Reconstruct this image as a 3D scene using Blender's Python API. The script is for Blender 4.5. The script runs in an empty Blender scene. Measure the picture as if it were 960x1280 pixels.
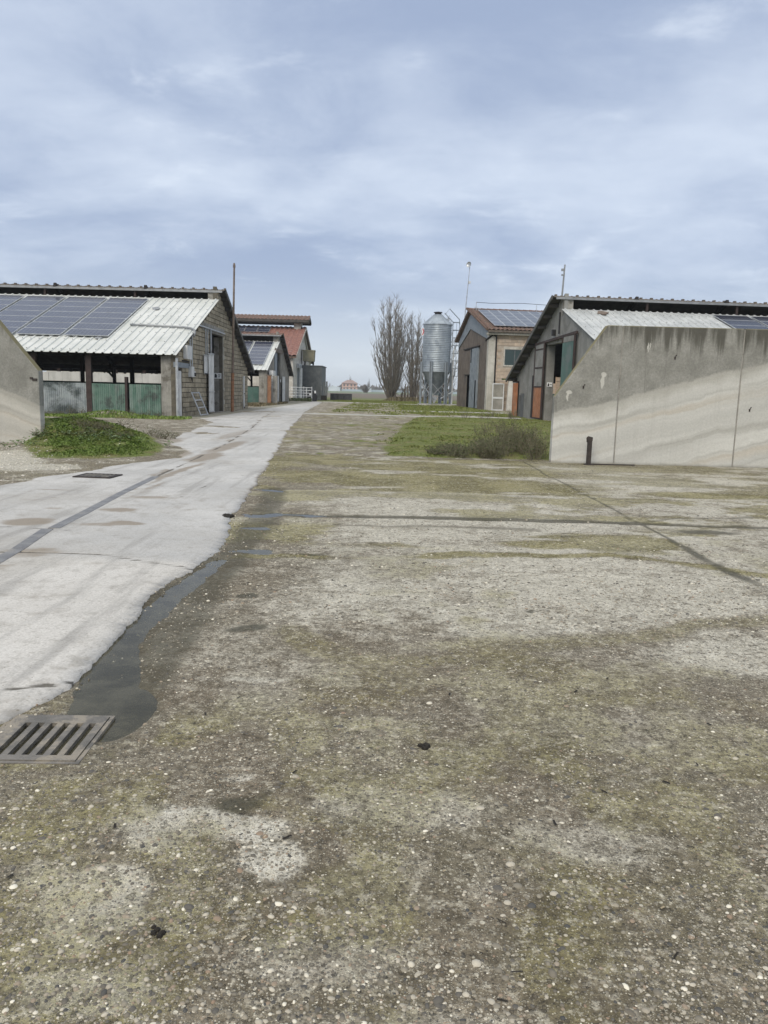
import bpy, math, random
import numpy as np
from mathutils import Vector, Matrix
rnd = random.Random(7)
SC = bpy.context.scene
COL = SC.collection
R = math.radians

# ------------------------------------------------------------------ camera
cam_d = bpy.data.cameras.new('camera')
cam = bpy.data.objects.new('camera', cam_d); COL.objects.link(cam)
pitch, roll = math.atan(152.5 / 960), R(1.5)
fw = Vector((0, math.cos(pitch), -math.sin(pitch))); u0 = Vector((0, math.sin(pitch), math.cos(pitch))); r0 = Vector((1, 0, 0))
rr = math.cos(roll) * r0 + math.sin(roll) * u0; uu = -math.sin(roll) * r0 + math.cos(roll) * u0
m = Matrix((rr, uu, -fw)).transposed().to_4x4(); m.translation = (0, 0, 1.6)
cam.matrix_world = m
cam_d.sensor_fit = 'VERTICAL'; cam_d.sensor_height = 36; cam_d.lens = 27.0
cam_d.clip_start = 0.05; cam_d.clip_end = 6000
SC.camera = cam

# ------------------------------------------------------------------ light
SC.view_settings.view_transform = 'Standard'; SC.view_settings.look = 'None'
SC.view_settings.exposure = 0.62; SC.view_settings.gamma = 1
SUN_EL, SUN_AZ = R(38), R(200)          # azimuth clockwise from +Y
sd = bpy.data.lights.new('sun', 'SUN'); sd.energy = 1.5; sd.angle = R(35); sd.color = (1, .92, .78)
so = bpy.data.objects.new('sun', sd); COL.objects.link(so)
sv = Vector((math.sin(SUN_AZ) * math.cos(SUN_EL), math.cos(SUN_AZ) * math.cos(SUN_EL), math.sin(SUN_EL)))
so.rotation_euler = sv.to_track_quat('Z', 'Y').to_euler()

W = bpy.data.worlds.new('World'); SC.world = W; W.use_nodes = True
nt = W.node_tree; nt.nodes.clear()
def N(nt, t, **kw):
    n = nt.nodes.new(t)
    for k, v in kw.items(): setattr(n, k, v)
    return n
def setin(nt, sock, v):
    if isinstance(v, bpy.types.NodeSocket): nt.links.new(v, sock)
    elif isinstance(v, (tuple, list)) and len(v) == 3 and sock.type == 'RGBA': sock.default_value = (*v, 1)
    else: sock.default_value = v
def math_(nt, op, a, b=0.0, c=0.0, clamp=False):
    n = N(nt, 'ShaderNodeMath', operation=op, use_clamp=clamp)
    for i, v in enumerate((a, b, c)): setin(nt, n.inputs[i], v)
    return n.outputs[0]
def mix_(nt, f, a, b, blend='MIX'):
    n = N(nt, 'ShaderNodeMix', data_type='RGBA', blend_type=blend)
    setin(nt, n.inputs[0], f); setin(nt, n.inputs[6], a); setin(nt, n.inputs[7], b)
    return n.outputs[2]
def noise_(nt, vec, scale, detail=4, rough=.55, dist=0.0):
    n = N(nt, 'ShaderNodeTexNoise'); setin(nt, n.inputs['Vector'], vec)
    n.inputs['Scale'].default_value = scale; n.inputs['Detail'].default_value = detail
    n.inputs['Roughness'].default_value = rough; n.inputs['Distortion'].default_value = dist
    return n.outputs['Fac']
def step_(nt, v, a, b):
    n = N(nt, 'ShaderNodeMapRange', interpolation_type='SMOOTHSTEP'); setin(nt, n.inputs[0], v)
    setin(nt, n.inputs[1], a); setin(nt, n.inputs[2], b)
    return n.outputs[0]
def vscale_(nt, vec, s, off=(0, 0, 0)):
    n = N(nt, 'ShaderNodeMapping'); setin(nt, n.inputs[0], vec); n.inputs['Scale'].default_value = s; n.inputs['Location'].default_value = off
    return n.outputs[0]
tc = N(nt, 'ShaderNodeTexCoord'); D = tc.outputs['Generated']
sep = N(nt, 'ShaderNodeSeparateXYZ'); nt.links.new(D, sep.inputs[0])
zc = math_(nt, 'MAXIMUM', sep.outputs[2], 0.0)
inv = math_(nt, 'DIVIDE', 1.0, math_(nt, 'ADD', zc, 0.27))
cv = N(nt, 'ShaderNodeCombineXYZ')
nt.links.new(math_(nt, 'MULTIPLY', sep.outputs[0], inv), cv.inputs[0]); nt.links.new(math_(nt, 'MULTIPLY', sep.outputs[1], inv), cv.inputs[1])
P = cv.outputs[0]
n1 = noise_(nt, vscale_(nt, P, (1.0, 1.15, 1), (3.3, 1.7, 0)), 1.45, 7, .52, .35)
n2 = noise_(nt, vscale_(nt, P, (1, 1.25, 1), (8.1, 4.2, 0)), 4.0, 8, .62, .3)
n3 = noise_(nt, vscale_(nt, P, (1, 1.2, 1), (1.1, 9.2, 2)), .62, 3, .5)
dens = math_(nt, 'ADD', math_(nt, 'ADD', math_(nt, 'MULTIPLY', n1, .55), math_(nt, 'MULTIPLY', n2, .20)), math_(nt, 'MULTIPLY', n3, .42))
lit = step_(nt, dens, .46, .74)
cc = mix_(nt, lit, (.245, .30, .418), (.445, .50, .592))
cc = mix_(nt, math_(nt, 'MULTIPLY', step_(nt, n2, .54, .78), .38), cc, (.57, .62, .69))
hz = math_(nt, 'SUBTRACT', 1.0, step_(nt, zc, .0, .17))
cc = mix_(nt, math_(nt, 'MULTIPLY', hz, .75), cc, (.53, .575, .61))
cc = mix_(nt, math_(nt, 'MULTIPLY', step_(nt, zc, .42, .9), .75), cc, (.56, .55, .515))
zen = math_(nt, 'ADD', 1.0, math_(nt, 'MULTIPLY', step_(nt, zc, .40, 1.0), .75))
zmul = N(nt, 'ShaderNodeVectorMath', operation='SCALE'); nt.links.new(cc, zmul.inputs[0]); nt.links.new(math_(nt, 'MULTIPLY', zen, 10.0), zmul.inputs[3])
sky = N(nt, 'ShaderNodeTexSky', sky_type='NISHITA', sun_disc=False)
sky.sun_elevation = SUN_EL; sky.sun_rotation = SUN_AZ
fin = mix_(nt, .94, sky.outputs[0], zmul.outputs[0])
bg = N(nt, 'ShaderNodeBackground'); nt.links.new(fin, bg.inputs[0]); bg.inputs[1].default_value = .1
wo = N(nt, 'ShaderNodeOutputWorld'); nt.links.new(bg.outputs[0], wo.inputs[0])

# ------------------------------------------------------------------ numpy noise
def _h(ix, iy, s):
    h = (ix * 374761393 + iy * 668265263 + s * 2147483647 + 12345) & 0xffffffff
    h = ((h ^ (h >> 13)) * 1274126177) & 0xffffffff
    h = ((h ^ (h >> 16)) * 2246822519) & 0xffffffff
    return ((h >> 8) & 0xffff) / 65535.0
def vn(x, y, s=0):
    x = np.asarray(x, float); y = np.asarray(y, float)
    ix = np.floor(x).astype(np.int64); iy = np.floor(y).astype(np.int64); fx = x - ix; fy = y - iy
    fx = fx * fx * (3 - 2 * fx); fy = fy * fy * (3 - 2 * fy)
    a = _h(ix, iy, s); b = _h(ix + 1, iy, s); c = _h(ix, iy + 1, s); d = _h(ix + 1, iy + 1, s)
    return (a * (1 - fx) + b * fx) * (1 - fy) + (c * (1 - fx) + d * fx) * fy
def fbm(x, y, f, s=0, o=4, g=.5):
    t = 0; a = 1; n = 0
    for i in range(o):
        t = t + a * vn(x * f, y * f, s + i * 17); n += a; a *= g; f *= 2.03
    return t / n
def ss(a, b, x):
    t = np.clip((x - a) / (b - a), 0, 1); return t * t * (3 - 2 * t)
def pdist(x, y, pts):
    d = np.full(np.shape(x), 1e9)
    for (x0, y0), (x1, y1) in zip(pts[:-1], pts[1:]):
        dx, dy = x1 - x0, y1 - y0
        t = np.clip(((x - x0) * dx + (y - y0) * dy) / (dx * dx + dy * dy), 0, 1)
        d = np.minimum(d, np.hypot(x - x0 - t * dx, y - y0 - t * dy))
    return d
def inpoly(x, y, pts):
    c = np.zeros(np.shape(x), bool); j = len(pts) - 1
    for i in range(len(pts)):
        (xi, yi), (xj, yj) = pts[i], pts[j]
        c ^= ((yi > y) != (yj > y)) & (x < (xj - xi) * (y - yi) / ((yj - yi) or 1e-9) + xi); j = i
    return c
def sdpoly(x, y, pts):                       # positive inside
    d = pdist(x, y, list(pts) + [pts[0]])
    return np.where(inpoly(x, y, pts), d, -d)
def ell(x, y, cx, cy, rx, ry, a=0.0):
    c, s = math.cos(a), math.sin(a); dx, dy = x - cx, y - cy
    return np.hypot((dx * c + dy * s) / rx, (-dx * s + dy * c) / ry)

# ------------------------------------------------------------------ materials
MATS = {}
def newmat(name):
    mt = bpy.data.materials.new(name); mt.use_nodes = True
    return mt, mt.node_tree, mt.node_tree.nodes['Principled BSDF']
def bump_(nt, b, h, strength, dist=.02):
    n = N(nt, 'ShaderNodeBump'); n.inputs['Strength'].default_value = strength; n.inputs['Distance'].default_value = dist
    nt.links.new(h, n.inputs['Height']); nt.links.new(n.outputs[0], b.inputs['Normal'])
def surf(name, c1, c2, scale=3, c3=None, s3=.8, lo3=.52, hi3=.68, rough=.85, metal=0.0, bump=.3, bscale=40, streak=None, rand=0.0, island=0.0, squash=(1, 1, 1), spec=.4):
    """weathered surface: two tones by noise, optional stain colour c3, optional vertical streaks"""
    mt, nt, b = newmat(name)
    g = N(nt, 'ShaderNodeNewGeometry'); P = vscale_(nt, g.outputs['Position'], squash)
    col = mix_(nt, step_(nt, noise_(nt, P, scale, 6, .6), .36, .66), c1, c2)
    if c3 is not None: col = mix_(nt, step_(nt, noise_(nt, P, s3, 8, .66, .3), lo3, hi3), col, c3)
    if streak is not None:
        sp = vscale_(nt, g.outputs['Position'], (7, 7, .45))
        col = mix_(nt, math_(nt, 'MULTIPLY', step_(nt, noise_(nt, sp, 1, 5, .6), .5, .72), streak[1]), col, streak[0])
    if rand:
        o = N(nt, 'ShaderNodeObjectInfo'); k = math_(nt, 'ADD', 1 - rand, math_(nt, 'MULTIPLY', o.outputs['Random'], 2 * rand))
        v = N(nt, 'ShaderNodeVectorMath', operation='SCALE'); nt.links.new(col, v.inputs[0]); nt.links.new(k, v.inputs[3]); col = v.outputs[0]
    if island:
        k = math_(nt, 'ADD', 1 - island, math_(nt, 'MULTIPLY', g.outputs['Random Per Island'], 2 * island))
        v = N(nt, 'ShaderNodeVectorMath', operation='SCALE'); nt.links.new(col, v.inputs[0]); nt.links.new(k, v.inputs[3]); col = v.outputs[0]
    fine = noise_(nt, P, bscale, 4, .6)
    col = mix_(nt, .22, col, mix_(nt, fine, (.0, .0, .0), (1, 1, 1)), 'OVERLAY')
    nt.links.new(col, b.inputs['Base Color'])
    b.inputs['Roughness'].default_value = rough; b.inputs['Metallic'].default_value = metal
    b.inputs['Specular IOR Level'].default_value = spec
    if bump: bump_(nt, b, fine, bump, .01)
    MATS[name] = mt
    return mt
M_block = surf('concrete_block', (.225, .195, .138), (.33, .29, .215), 2.2, (.125, .11, .08), 1.1, .55, .72, rand=.22, bump=.6, bscale=30)
M_mortar = surf('mortar', (.09, .08, .062), (.14, .125, .095), 4)
M_pillar = surf('pillar_concrete', (.22, .21, .19), (.31, .30, .27), 3, (.13, .12, .10), 2, streak=((.1, .095, .08), .6))
M_white = surf('white_sheet', (.50, .515, .49), (.60, .61, .585), .8, (.40, .415, .385), .5, .58, .75, rough=.45, bump=.05, streak=((.45, .45, .42), .35), spec=.3)
M_white2 = surf('weathered_white_sheet', (.38, .395, .395), (.50, .515, .51), 1.2, (.27, .28, .265), .9, .55, .75, rough=.45, bump=.05, streak=((.3, .3, .28), .5), spec=.3)
M_screw = surf('screw_heads', (.2, .2, .2), (.3, .3, .3))
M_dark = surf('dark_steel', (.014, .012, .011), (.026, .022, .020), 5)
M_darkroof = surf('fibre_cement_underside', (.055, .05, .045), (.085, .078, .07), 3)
M_brownpost = surf('brown_paint', (.040, .028, .026), (.06, .042, .038), 4, (.035, .028, .028), 3)
M_barge = surf('grey_barge', (.085, .085, .082), (.13, .13, .125), 3, streak=((.05, .05, .05), .5))
M_ridge = surf('brown_ridge_sheet', (.095, .078, .062), (.15, .125, .10), 5, (.12, .10, .085), 3)
M_gutter = surf('grey_gutter', (.22, .23, .24), (.30, .31, .32), 3, rough=.5, metal=.3)
M_green = surf('green_corrugated', (.085, .16, .125), (.15, .225, .185), 1.5, (.06, .075, .065), 1.4, .50, .64, rough=.55, streak=((.34, .37, .35), .45), bump=.1)
M_silverc = surf('grey_corrugated', (.26, .29, .30), (.40, .43, .44), 2, (.07, .085, .085), .75, .46, .6, rough=.5, metal=.25, streak=((.12, .14, .13), .5), bump=.1)
M_greensheet = surf('green_sheet', (.055, .115, .095), (.085, .16, .135), 1.5, (.13, .16, .15), .9, rough=.5, bump=.1)
M_paledoor = surf('pale_sheet_door', (.50, .51, .51), (.68, .69, .68), 1.5, (.30, .27, .24), 2.2, .58, .72, rough=.5, streak=((.28, .25, .22), .5), bump=.1)
M_galv = surf('galvanised_steel', (.40, .42, .44), (.54, .56, .58), 4, (.30, .31, .33), 1.5, rough=.42, metal=.55, bump=.05)
M_silo = surf('silo_zinc', (.28, .32, .36), (.38, .425, .465), 1.3, (.21, .245, .285), .7, rough=.52, metal=.45, bump=.05, streak=((.3, .34, .39), .4))
M_rust = surf('rust', (.20, .10, .055), (.30, .155, .085), 5, (.13, .07, .045), 2.5, bump=.6)
M_oldrust = surf('brown_rusted_pole', (.125, .095, .075), (.20, .16, .13), 5, (.10, .08, .07), 3, bump=.4)
M_orange = surf('faded_orange_panel', (.30, .125, .06), (.39, .175, .09), 3, (.24, .145, .10), 2, streak=((.28, .19, .14), .6))
M_plaster = surf('grey_plaster', (.215, .213, .20), (.275, .272, .257), 1.6, (.165, .163, .15), .7, streak=((.12, .12, .115), .45), bump=.3)
M_plaster2 = surf('warm_plaster', (.21, .20, .175), (.30, .285, .25), 1.6, (.15, .14, .125), .8, streak=((.13, .12, .10), .6))
M_pale = surf('pale_plaster', (.46, .44, .40), (.60, .58, .53), 1.1, (.30, .28, .25), .7, streak=((.25, .24, .21), .5))
M_palewall = surf('pale_precast', (.44, .44, .42), (.55, .55, .53), 1.0, streak=((.3, .3, .28), .4))
M_greypaint = surf('blue_grey_paint', (.17, .20, .23), (.23, .26, .29), 2, (.12, .14, .16), 1.2, rough=.55, streak=((.30, .32, .34), .4))
M_clad = surf('dark_grey_cladding', (.085, .095, .10), (.125, .135, .14), 2, rough=.6)
M_brownwall = surf('brown_render', (.115, .09, .07), (.165, .135, .11), 1.4, (.08, .07, .06), .8, streak=((.07, .06, .055), .5))
M_tufa = surf('pink_tufa_block', (.40, .315, .24), (.52, .425, .335), 1.2, (.45, .395, .33), 1.5, island=.2)
M_pinkmortar = surf('pink_mortar', (.37, .32, .265), (.45, .39, .33), 4)
M_ivory = surf('ivory_concrete', (.40, .385, .34), (.52, .50, .45), 1.5, (.27, .25, .21), .9, streak=((.25, .24, .2), .5))
M_tile = surf('red_clay_tile', (.205, .10, .08), (.27, .135, .105), 3, (.21, .135, .115), 1.4, bump=.3, bscale=12)
M_oldtile = surf('old_brown_tile', (.13, .082, .064), (.225, .138, .105), 7, (.10, .085, .07), 4, .48, .6, bump=.5)
M_black = surf('black_plastic', (.012, .012, .013), (.022, .022, .024), 4, rough=.5)
M_floor = surf('barn_floor', (.045, .04, .034), (.075, .066, .055), 2)
M_shade = surf('painted_shade', (.003, .003, .003), (.005, .005, .005), 3, spec=0.0)  # near-black colour that paints the shade inside openings
M_box = surf('pale_grey_box', (.52, .53, .53), (.60, .61, .61), 3, rough=.5, bump=0)
M_olive = surf('olive_tank', (.20, .19, .13), (.27, .25, .17), 2)
M_sign = surf('white_sign_face', (.66, .67, .68), (.74, .75, .76), 3, rough=.5, bump=0)
M_ink = surf('black_print', (.02, .02, .02), (.03, .03, .03), 3, rough=.6, bump=0)
M_redink = surf('red_print', (.42, .06, .07), (.50, .09, .09), 3, rough=.6, bump=0)
M_wood = surf('plywood', (.42, .30, .21), (.52, .39, .28), 3, (.45, .35, .26), 5, squash=(1, 1, 6))
M_troughs = surf('dark_crate', (.045, .045, .05), (.075, .073, .078), 3)
M_bark = surf('poplar_bark', (.085, .073, .06), (.145, .125, .10), 6, bump=.5)
M_twig = surf('poplar_twigs', (.155, .14, .12), (.22, .20, .175), 3, bump=0)
M_iron = surf('black_iron', (.028, .022, .02), (.05, .04, .035), 9, rough=.7)
M_castiron = surf('grate_iron', (.11, .103, .09), (.18, .165, .145), 9, (.25, .22, .175), 6, .48, .60, rough=.5, bump=.5, bscale=90)
M_channel = surf('channel_steel', (.135, .135, .14), (.19, .19, .19), 5, (.26, .24, .21), 2.5, .56, .7, rough=.5, bump=.3)
M_farpink = surf('hazed_pink_wall', (.55, .36, .29), (.62, .42, .35), .3)  # wall colour itself made paler to imitate distance haze
M_farroof = surf('hazed_house_roof', (.27, .19, .165), (.33, .24, .21), .3)  # roof colour lifted too, haze put into the paint
M_farrail = surf('pale_blue_rail', (.30, .37, .42), (.38, .45, .50), .05)
M_farveh = surf('pale_vehicle', (.5, .55, .6), (.6, .65, .7), .2)
M_clod = surf('dung', (.012, .010, .007), (.022, .018, .013), 60, bump=1)

def solarmat(tint):
    mt, nt, b = newmat('solar_cells'); g = N(nt, 'ShaderNodeTexCoord'); sp = N(nt, 'ShaderNodeSeparateXYZ'); nt.links.new(g.outputs['UV'], sp.inputs[0])
    fx = math_(nt, 'FRACT', math_(nt, 'MULTIPLY', sp.outputs[0], 10)); fy = math_(nt, 'FRACT', math_(nt, 'MULTIPLY', sp.outputs[1], 6))
    ln = math_(nt, 'MAXIMUM', math_(nt, 'GREATER_THAN', math_(nt, 'ABSOLUTE', math_(nt, 'SUBTRACT', fx, .5)), .47), math_(nt, 'GREATER_THAN', math_(nt, 'ABSOLUTE', math_(nt, 'SUBTRACT', fy, .5)), .47))
    pos = N(nt, 'ShaderNodeNewGeometry')
    base = mix_(nt, noise_(nt, pos.outputs['Position'], 1.3, 5), tint, tuple(c * 1.7 for c in tint))
    col = mix_(nt, math_(nt, 'MULTIPLY', ln, .35), base, (.35, .37, .42))
    nt.links.new(col, b.inputs['Base Color']); b.inputs['Roughness'].default_value = .16; b.inputs['Specular IOR Level'].default_value = .5
    return mt
M_solar = solarmat((.024, .027, .044))
M_solar2 = solarmat((.075, .085, .105)); M_solar_dim = solarmat((.016, .018, .028))  # last one is a darker copy, weak glancing reflection put into the colour
M_solar2.node_tree.nodes['Principled BSDF'].inputs['Specular IOR Level'].default_value = .22; M_solar2.node_tree.nodes['Principled BSDF'].inputs['Roughness'].default_value = .3
M_solar_dim.node_tree.nodes['Principled BSDF'].inputs['Specular IOR Level'].default_value = .15; M_solar.node_tree.nodes['Principled BSDF'].inputs['Specular IOR Level'].default_value = .42
def glassmat():
    mt, nt, b = newmat('window_glass'); b.inputs['Base Color'].default_value = (.05, .075, .08, 1); b.inputs['Roughness'].default_value = .06
    b.inputs['Specular IOR Level'].default_value = .8
    return mt
M_glass = glassmat()

def bunkermat(name, a, k, lowcol, x0, sgn):
    """precast bunker wall: pale below the old silage line z = a + k*|x - x0|, weathered grey above, drips under the top"""
    mt, nt, b = newmat(name); g = N(nt, 'ShaderNodeNewGeometry'); Pn = g.outputs['Position']
    sp = N(nt, 'ShaderNodeSeparateXYZ'); nt.links.new(Pn, sp.inputs[0]); x, z = sp.outputs[0], sp.outputs[2]
    u = math_(nt, 'MULTIPLY', math_(nt, 'SUBTRACT', x, x0), sgn)
    lvl = math_(nt, 'ADD', a, math_(nt, 'MULTIPLY', u, k))
    wob = math_(nt, 'MULTIPLY', math_(nt, 'SUBTRACT', noise_(nt, vscale_(nt, Pn, (1, .1, .4)), 1.2, 5, .55), .5), .36)
    d = math_(nt, 'SUBTRACT', math_(nt, 'ADD', z, wob), lvl)
    up = step_(nt, math_(nt, 'ADD', d, math_(nt, 'MULTIPLY', math_(nt, 'SUBTRACT', noise_(nt, Pn, 14, 5, .65), .5), .09)), -.035, .045)
    # weathered grey
    n_a = noise_(nt, Pn, 1.6, 8, .65); n_b = noise_(nt, Pn, 22, 5, .7)
    grey = mix_(nt, step_(nt, n_a, .35, .68), (.225, .222, .20), (.315, .31, .285))
    grey = mix_(nt, .38, grey, mix_(nt, step_(nt, n_b, .25, .78), (.14, .14, .135), (.60, .60, .58)), 'OVERLAY')
    blot = noise_(nt, vscale_(nt, Pn, (1, 1, .7), (3, 3, 0)), 4.5, 6, .62); grey = mix_(nt, math_(nt, 'MULTIPLY', step_(nt, blot, .48, .68), .45), grey, (.155, .152, .135))
    drip = noise_(nt, vscale_(nt, Pn, (5.5, 5.5, .35)), 1, 6, .62)
    topd = step_(nt, z, 2.35, 3.25)
    dm = math_(nt, 'MULTIPLY', step_(nt, math_(nt, 'ADD', drip, math_(nt, 'MULTIPLY', topd, .26)), .58, .80), .85)
    grey = mix_(nt, dm, grey, (.055, .052, .040))
    pd = noise_(nt, vscale_(nt, Pn, (9, 9, .8), (5, 5, 0)), 1, 4, .6)
    grey = mix_(nt, math_(nt, 'MULTIPLY', step_(nt, pd, .68, .80), .5), grey, (.40, .41, .38))
    # pale part with slanting bands parallel to the line
    bands = N(nt, 'ShaderNodeCombineXYZ'); nt.links.new(math_(nt, 'MULTIPLY', u, .075), bands.inputs[0]); nt.links.new(math_(nt, 'MULTIPLY', math_(nt, 'ADD', d, math_(nt, 'MULTIPLY', math_(nt, 'SUBTRACT', n_a, .5), .10)), 2.3), bands.inputs[2])
    bn = noise_(nt, bands.outputs[0], 1.2, 3, .45, .15)
    low = mix_(nt, step_(nt, bn, .34, .66), lowcol, tuple(c * 1.25 for c in lowcol))
    bn2 = noise_(nt, vscale_(nt, bands.outputs[0], (1, 1, 1), (4, 0, 7)), 1.5, 4, .5, .2)
    low = mix_(nt, math_(nt, 'MULTIPLY', step_(nt, bn2, .52, .68), .55), low, (.40, .345, .27))
    bn3 = noise_(nt, vscale_(nt, bands.outputs[0], (1, 1, 1), (9, 0, 3)), 1.7, 4, .5, .2)
    low = mix_(nt, math_(nt, 'MULTIPLY', step_(nt, bn3, .50, .68), .55), low, (.26, .25, .22))
    low = mix_(nt, math_(nt, 'MULTIPLY', step_(nt, n_a, .48, .7), .35), low, (.46, .45, .41))
    rim = math_(nt, 'MULTIPLY', step_(nt, math_(nt, 'ADD', d, math_(nt, 'MULTIPLY', math_(nt, 'SUBTRACT', n_a, .5), .5)), -.34, -.02), .75)
    low = mix_(nt, rim, low, (.31, .30, .265))
    low = mix_(nt, .35, low, mix_(nt, n_b, (.2, .2, .2), (.8, .8, .8)), 'OVERLAY')
    pore = noise_(nt, Pn, 75, 3, .7); low = mix_(nt, math_(nt, 'MULTIPLY', math_(nt, 'SUBTRACT', 1.0, step_(nt, pore, .30, .40)), .6), low, (.13, .12, .10))
    run = noise_(nt, vscale_(nt, Pn, (8, 8, .25), (2, 0, 5)), 1, 6, .65); low = mix_(nt, math_(nt, 'MULTIPLY', step_(nt, run, .52, .76), .22), low, (.27, .262, .235))
    foot = math_(nt, 'SUBTRACT', 1.0, step_(nt, math_(nt, 'ADD', z, math_(nt, 'MULTIPLY', n_a, .14)), .06, .16))
    low = mix_(nt, math_(nt, 'MULTIPLY', foot, .7), low, (.15, .14, .105))
    col = mix_(nt, up, low, grey)
    if sgn > 0:
        wn = math_(nt, 'MULTIPLY', math_(nt, 'SUBTRACT', noise_(nt, Pn, 9, 4), .5), .10)
        for px_, pz_, rx_, rz_ in ((4.99, 1.93, .045, .17), (5.0, 2.08, .075, .06), (4.23, 1.66, .075, .045), (4.20, 1.56, .03, .10), (5.98, 2.72, .02, .11), (6.03, 2.74, .015, .09)):
            dd = math_(nt, 'SQRT', math_(nt, 'ADD', math_(nt, 'POWER', math_(nt, 'DIVIDE', math_(nt, 'SUBTRACT', math_(nt, 'ADD', x, wn), px_), rx_), 2.0), math_(nt, 'POWER', math_(nt, 'DIVIDE', math_(nt, 'SUBTRACT', z, pz_), rz_), 2.0)))
            col = mix_(nt, math_(nt, 'MULTIPLY', math_(nt, 'SUBTRACT', 1.0, step_(nt, dd, .8, 1.15)), .85), col, (.46, .45, .41))
    sep2 = N(nt, 'ShaderNodeSeparateXYZ'); nt.links.new(g.outputs['Normal'], sep2.inputs[0])
    mossm = math_(nt, 'MULTIPLY', step_(nt, sep2.outputs[2], .2, .6), step_(nt, n_a, .3, .5))
    col = mix_(nt, mossm, col, (.17, .15, .075))
    o = N(nt, 'ShaderNodeObjectInfo'); k2 = math_(nt, 'ADD', .93, math_(nt, 'MULTIPLY', o.outputs['Random'], .14))
    v = N(nt, 'ShaderNodeVectorMath', operation='SCALE'); nt.links.new(col, v.inputs[0]); nt.links.new(k2, v.inputs[3])
    nt.links.new(v.outputs[0], b.inputs['Base Color']); b.inputs['Roughness'].default_value = .9
    bump_(nt, b, math_(nt, 'ADD', n_b, math_(nt, 'MULTIPLY', n_a, 2)), .35, .01)
    return mt
M_bunkR = bunkermat('bunker_concrete', 1.14, .272, (.435, .43, .40), 3.9, 1)
M_bunkL = bunkermat('bunker_concrete', 1.0, .38, (.42, .405, .365), -8.8, -1)

# ------------------------------------------------------------------ mesh builder
class MB:
    def __init__(s, T=None): s.v = []; s.f = []; s.mi = []; s.cur = 0; s.T = T
    def add(s, vs, fs):
        o = len(s.v)
        s.v += [tuple(s.T(p)) if s.T else tuple(p) for p in vs]
        s.f += [tuple(i + o for i in f) for f in fs]; s.mi += [s.cur] * len(fs)
    def box(s, x0, x1, y0, y1, z0, z1):
        s.add([(x0, y0, z0), (x1, y0, z0), (x1, y1, z0), (x0, y1, z0), (x0, y0, z1), (x1, y0, z1), (x1, y1, z1), (x0, y1, z1)],
              [(0, 3, 2, 1), (4, 5, 6, 7), (0, 1, 5, 4), (1, 2, 6, 5), (2, 3, 7, 6), (3, 0, 4, 7)])
    def prism(s, poly, axis, a, b):
        """poly: 2-D outline; axis 'x': (y,z) swept in x; 'y': (x,z) swept in y; 'z': (x,y) swept in z"""
        def pt(p, t): return {'x': (t, p[0], p[1]), 'y': (p[0], t, p[1]), 'z': (p[0], p[1], t)}[axis]
        n = len(poly)
        s.add([pt(p, a) for p in poly] + [pt(p, b) for p in poly],
              [tuple(range(n - 1, -1, -1)), tuple(range(n, 2 * n))] + [(i, (i + 1) % n, n + (i + 1) % n, n + i) for i in range(n)])
    def tube(s, pts, rad, n=6, caps=True):
        pts = [Vector(p) for p in pts]; k = len(pts)
        rad = rad if isinstance(rad, (list, tuple)) else [rad] * k
        vs = []; fs = []
        for i, p in enumerate(pts):
            d = (pts[min(i + 1, k - 1)] - pts[max(i - 1, 0)]).normalized()
            a = d.cross(Vector((0, 0, 1)) if abs(d.z) < .9 else Vector((1, 0, 0))).normalized(); c = d.cross(a)
            for j in range(n):
                t = 2 * math.pi * j / n; vs.append(p + (a * math.cos(t) + c * math.sin(t)) * rad[i])
        for i in range(k - 1):
            for j in range(n):
                fs.append((i * n + j, i * n + (j + 1) % n, (i + 1) * n + (j + 1) % n, (i + 1) * n + j))
        if caps: fs += [tuple(range(n - 1, -1, -1)), tuple(range((k - 1) * n, k * n))]
        s.add(vs, fs)
    def bar(s, p0, p1, w, h=None):
        """square bar between two points"""
        h = h or w; p0, p1 = Vector(p0), Vector(p1); d = (p1 - p0).normalized()
        a = d.cross(Vector((0, 0, 1)) if abs(d.z) < .95 else Vector((0, 1, 0))).normalized() * w / 2; c = d.cross(a).normalized() * h / 2
        vs = [q + sa * a + sc * c for q in (p0, p1) for sa, sc in ((-1, -1), (1, -1), (1, 1), (-1, 1))]
        s.add(vs, [(3, 2, 1, 0), (4, 5, 6, 7)] + [(i, (i + 1) % 4, 4 + (i + 1) % 4, 4 + i) for i in range(4)])
    def lathe(s, prof, cx=0, cy=0, n=32):
        vs = []; fs = []; k = len(prof)
        for r_, z in prof:
            for j in range(n):
                t = 2 * math.pi * j / n; vs.append((cx + r_ * math.cos(t), cy + r_ * math.sin(t), z))
        for i in range(k - 1):
            for j in range(n): fs.append((i * n + j, i * n + (j + 1) % n, (i + 1) * n + (j + 1) % n, (i + 1) * n + j))
        s.add(vs, fs)
    def mesh(s, name, mat, smooth=False):
        me = bpy.data.meshes.new(name); me.from_pydata(s.v, [], s.f)
        for q in (mat if isinstance(mat, (list, tuple)) else [mat]): me.materials.append(q)
        if any(s.mi): me.polygons.foreach_set('material_index', s.mi)
        if smooth: me.polygons.foreach_set('use_smooth', [True] * len(s.f))
        me.update(); return me
    def build(s, name, mat, parent=None, smooth=False, label=None, kind=None):
        return place(s.mesh(name, mat, smooth), name, parent, label=label, kind=kind)
def place(me, name, parent=None, loc=(0, 0, 0), rot=(0, 0, 0), scale=(1, 1, 1), label=None, kind=None):
    o = bpy.data.objects.new(name, me); COL.objects.link(o); o.parent = parent
    o.location = loc; o.rotation_euler = rot; o.scale = scale
    if label: o['label'] = label
    if kind: o['kind'] = kind
    return o
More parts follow.
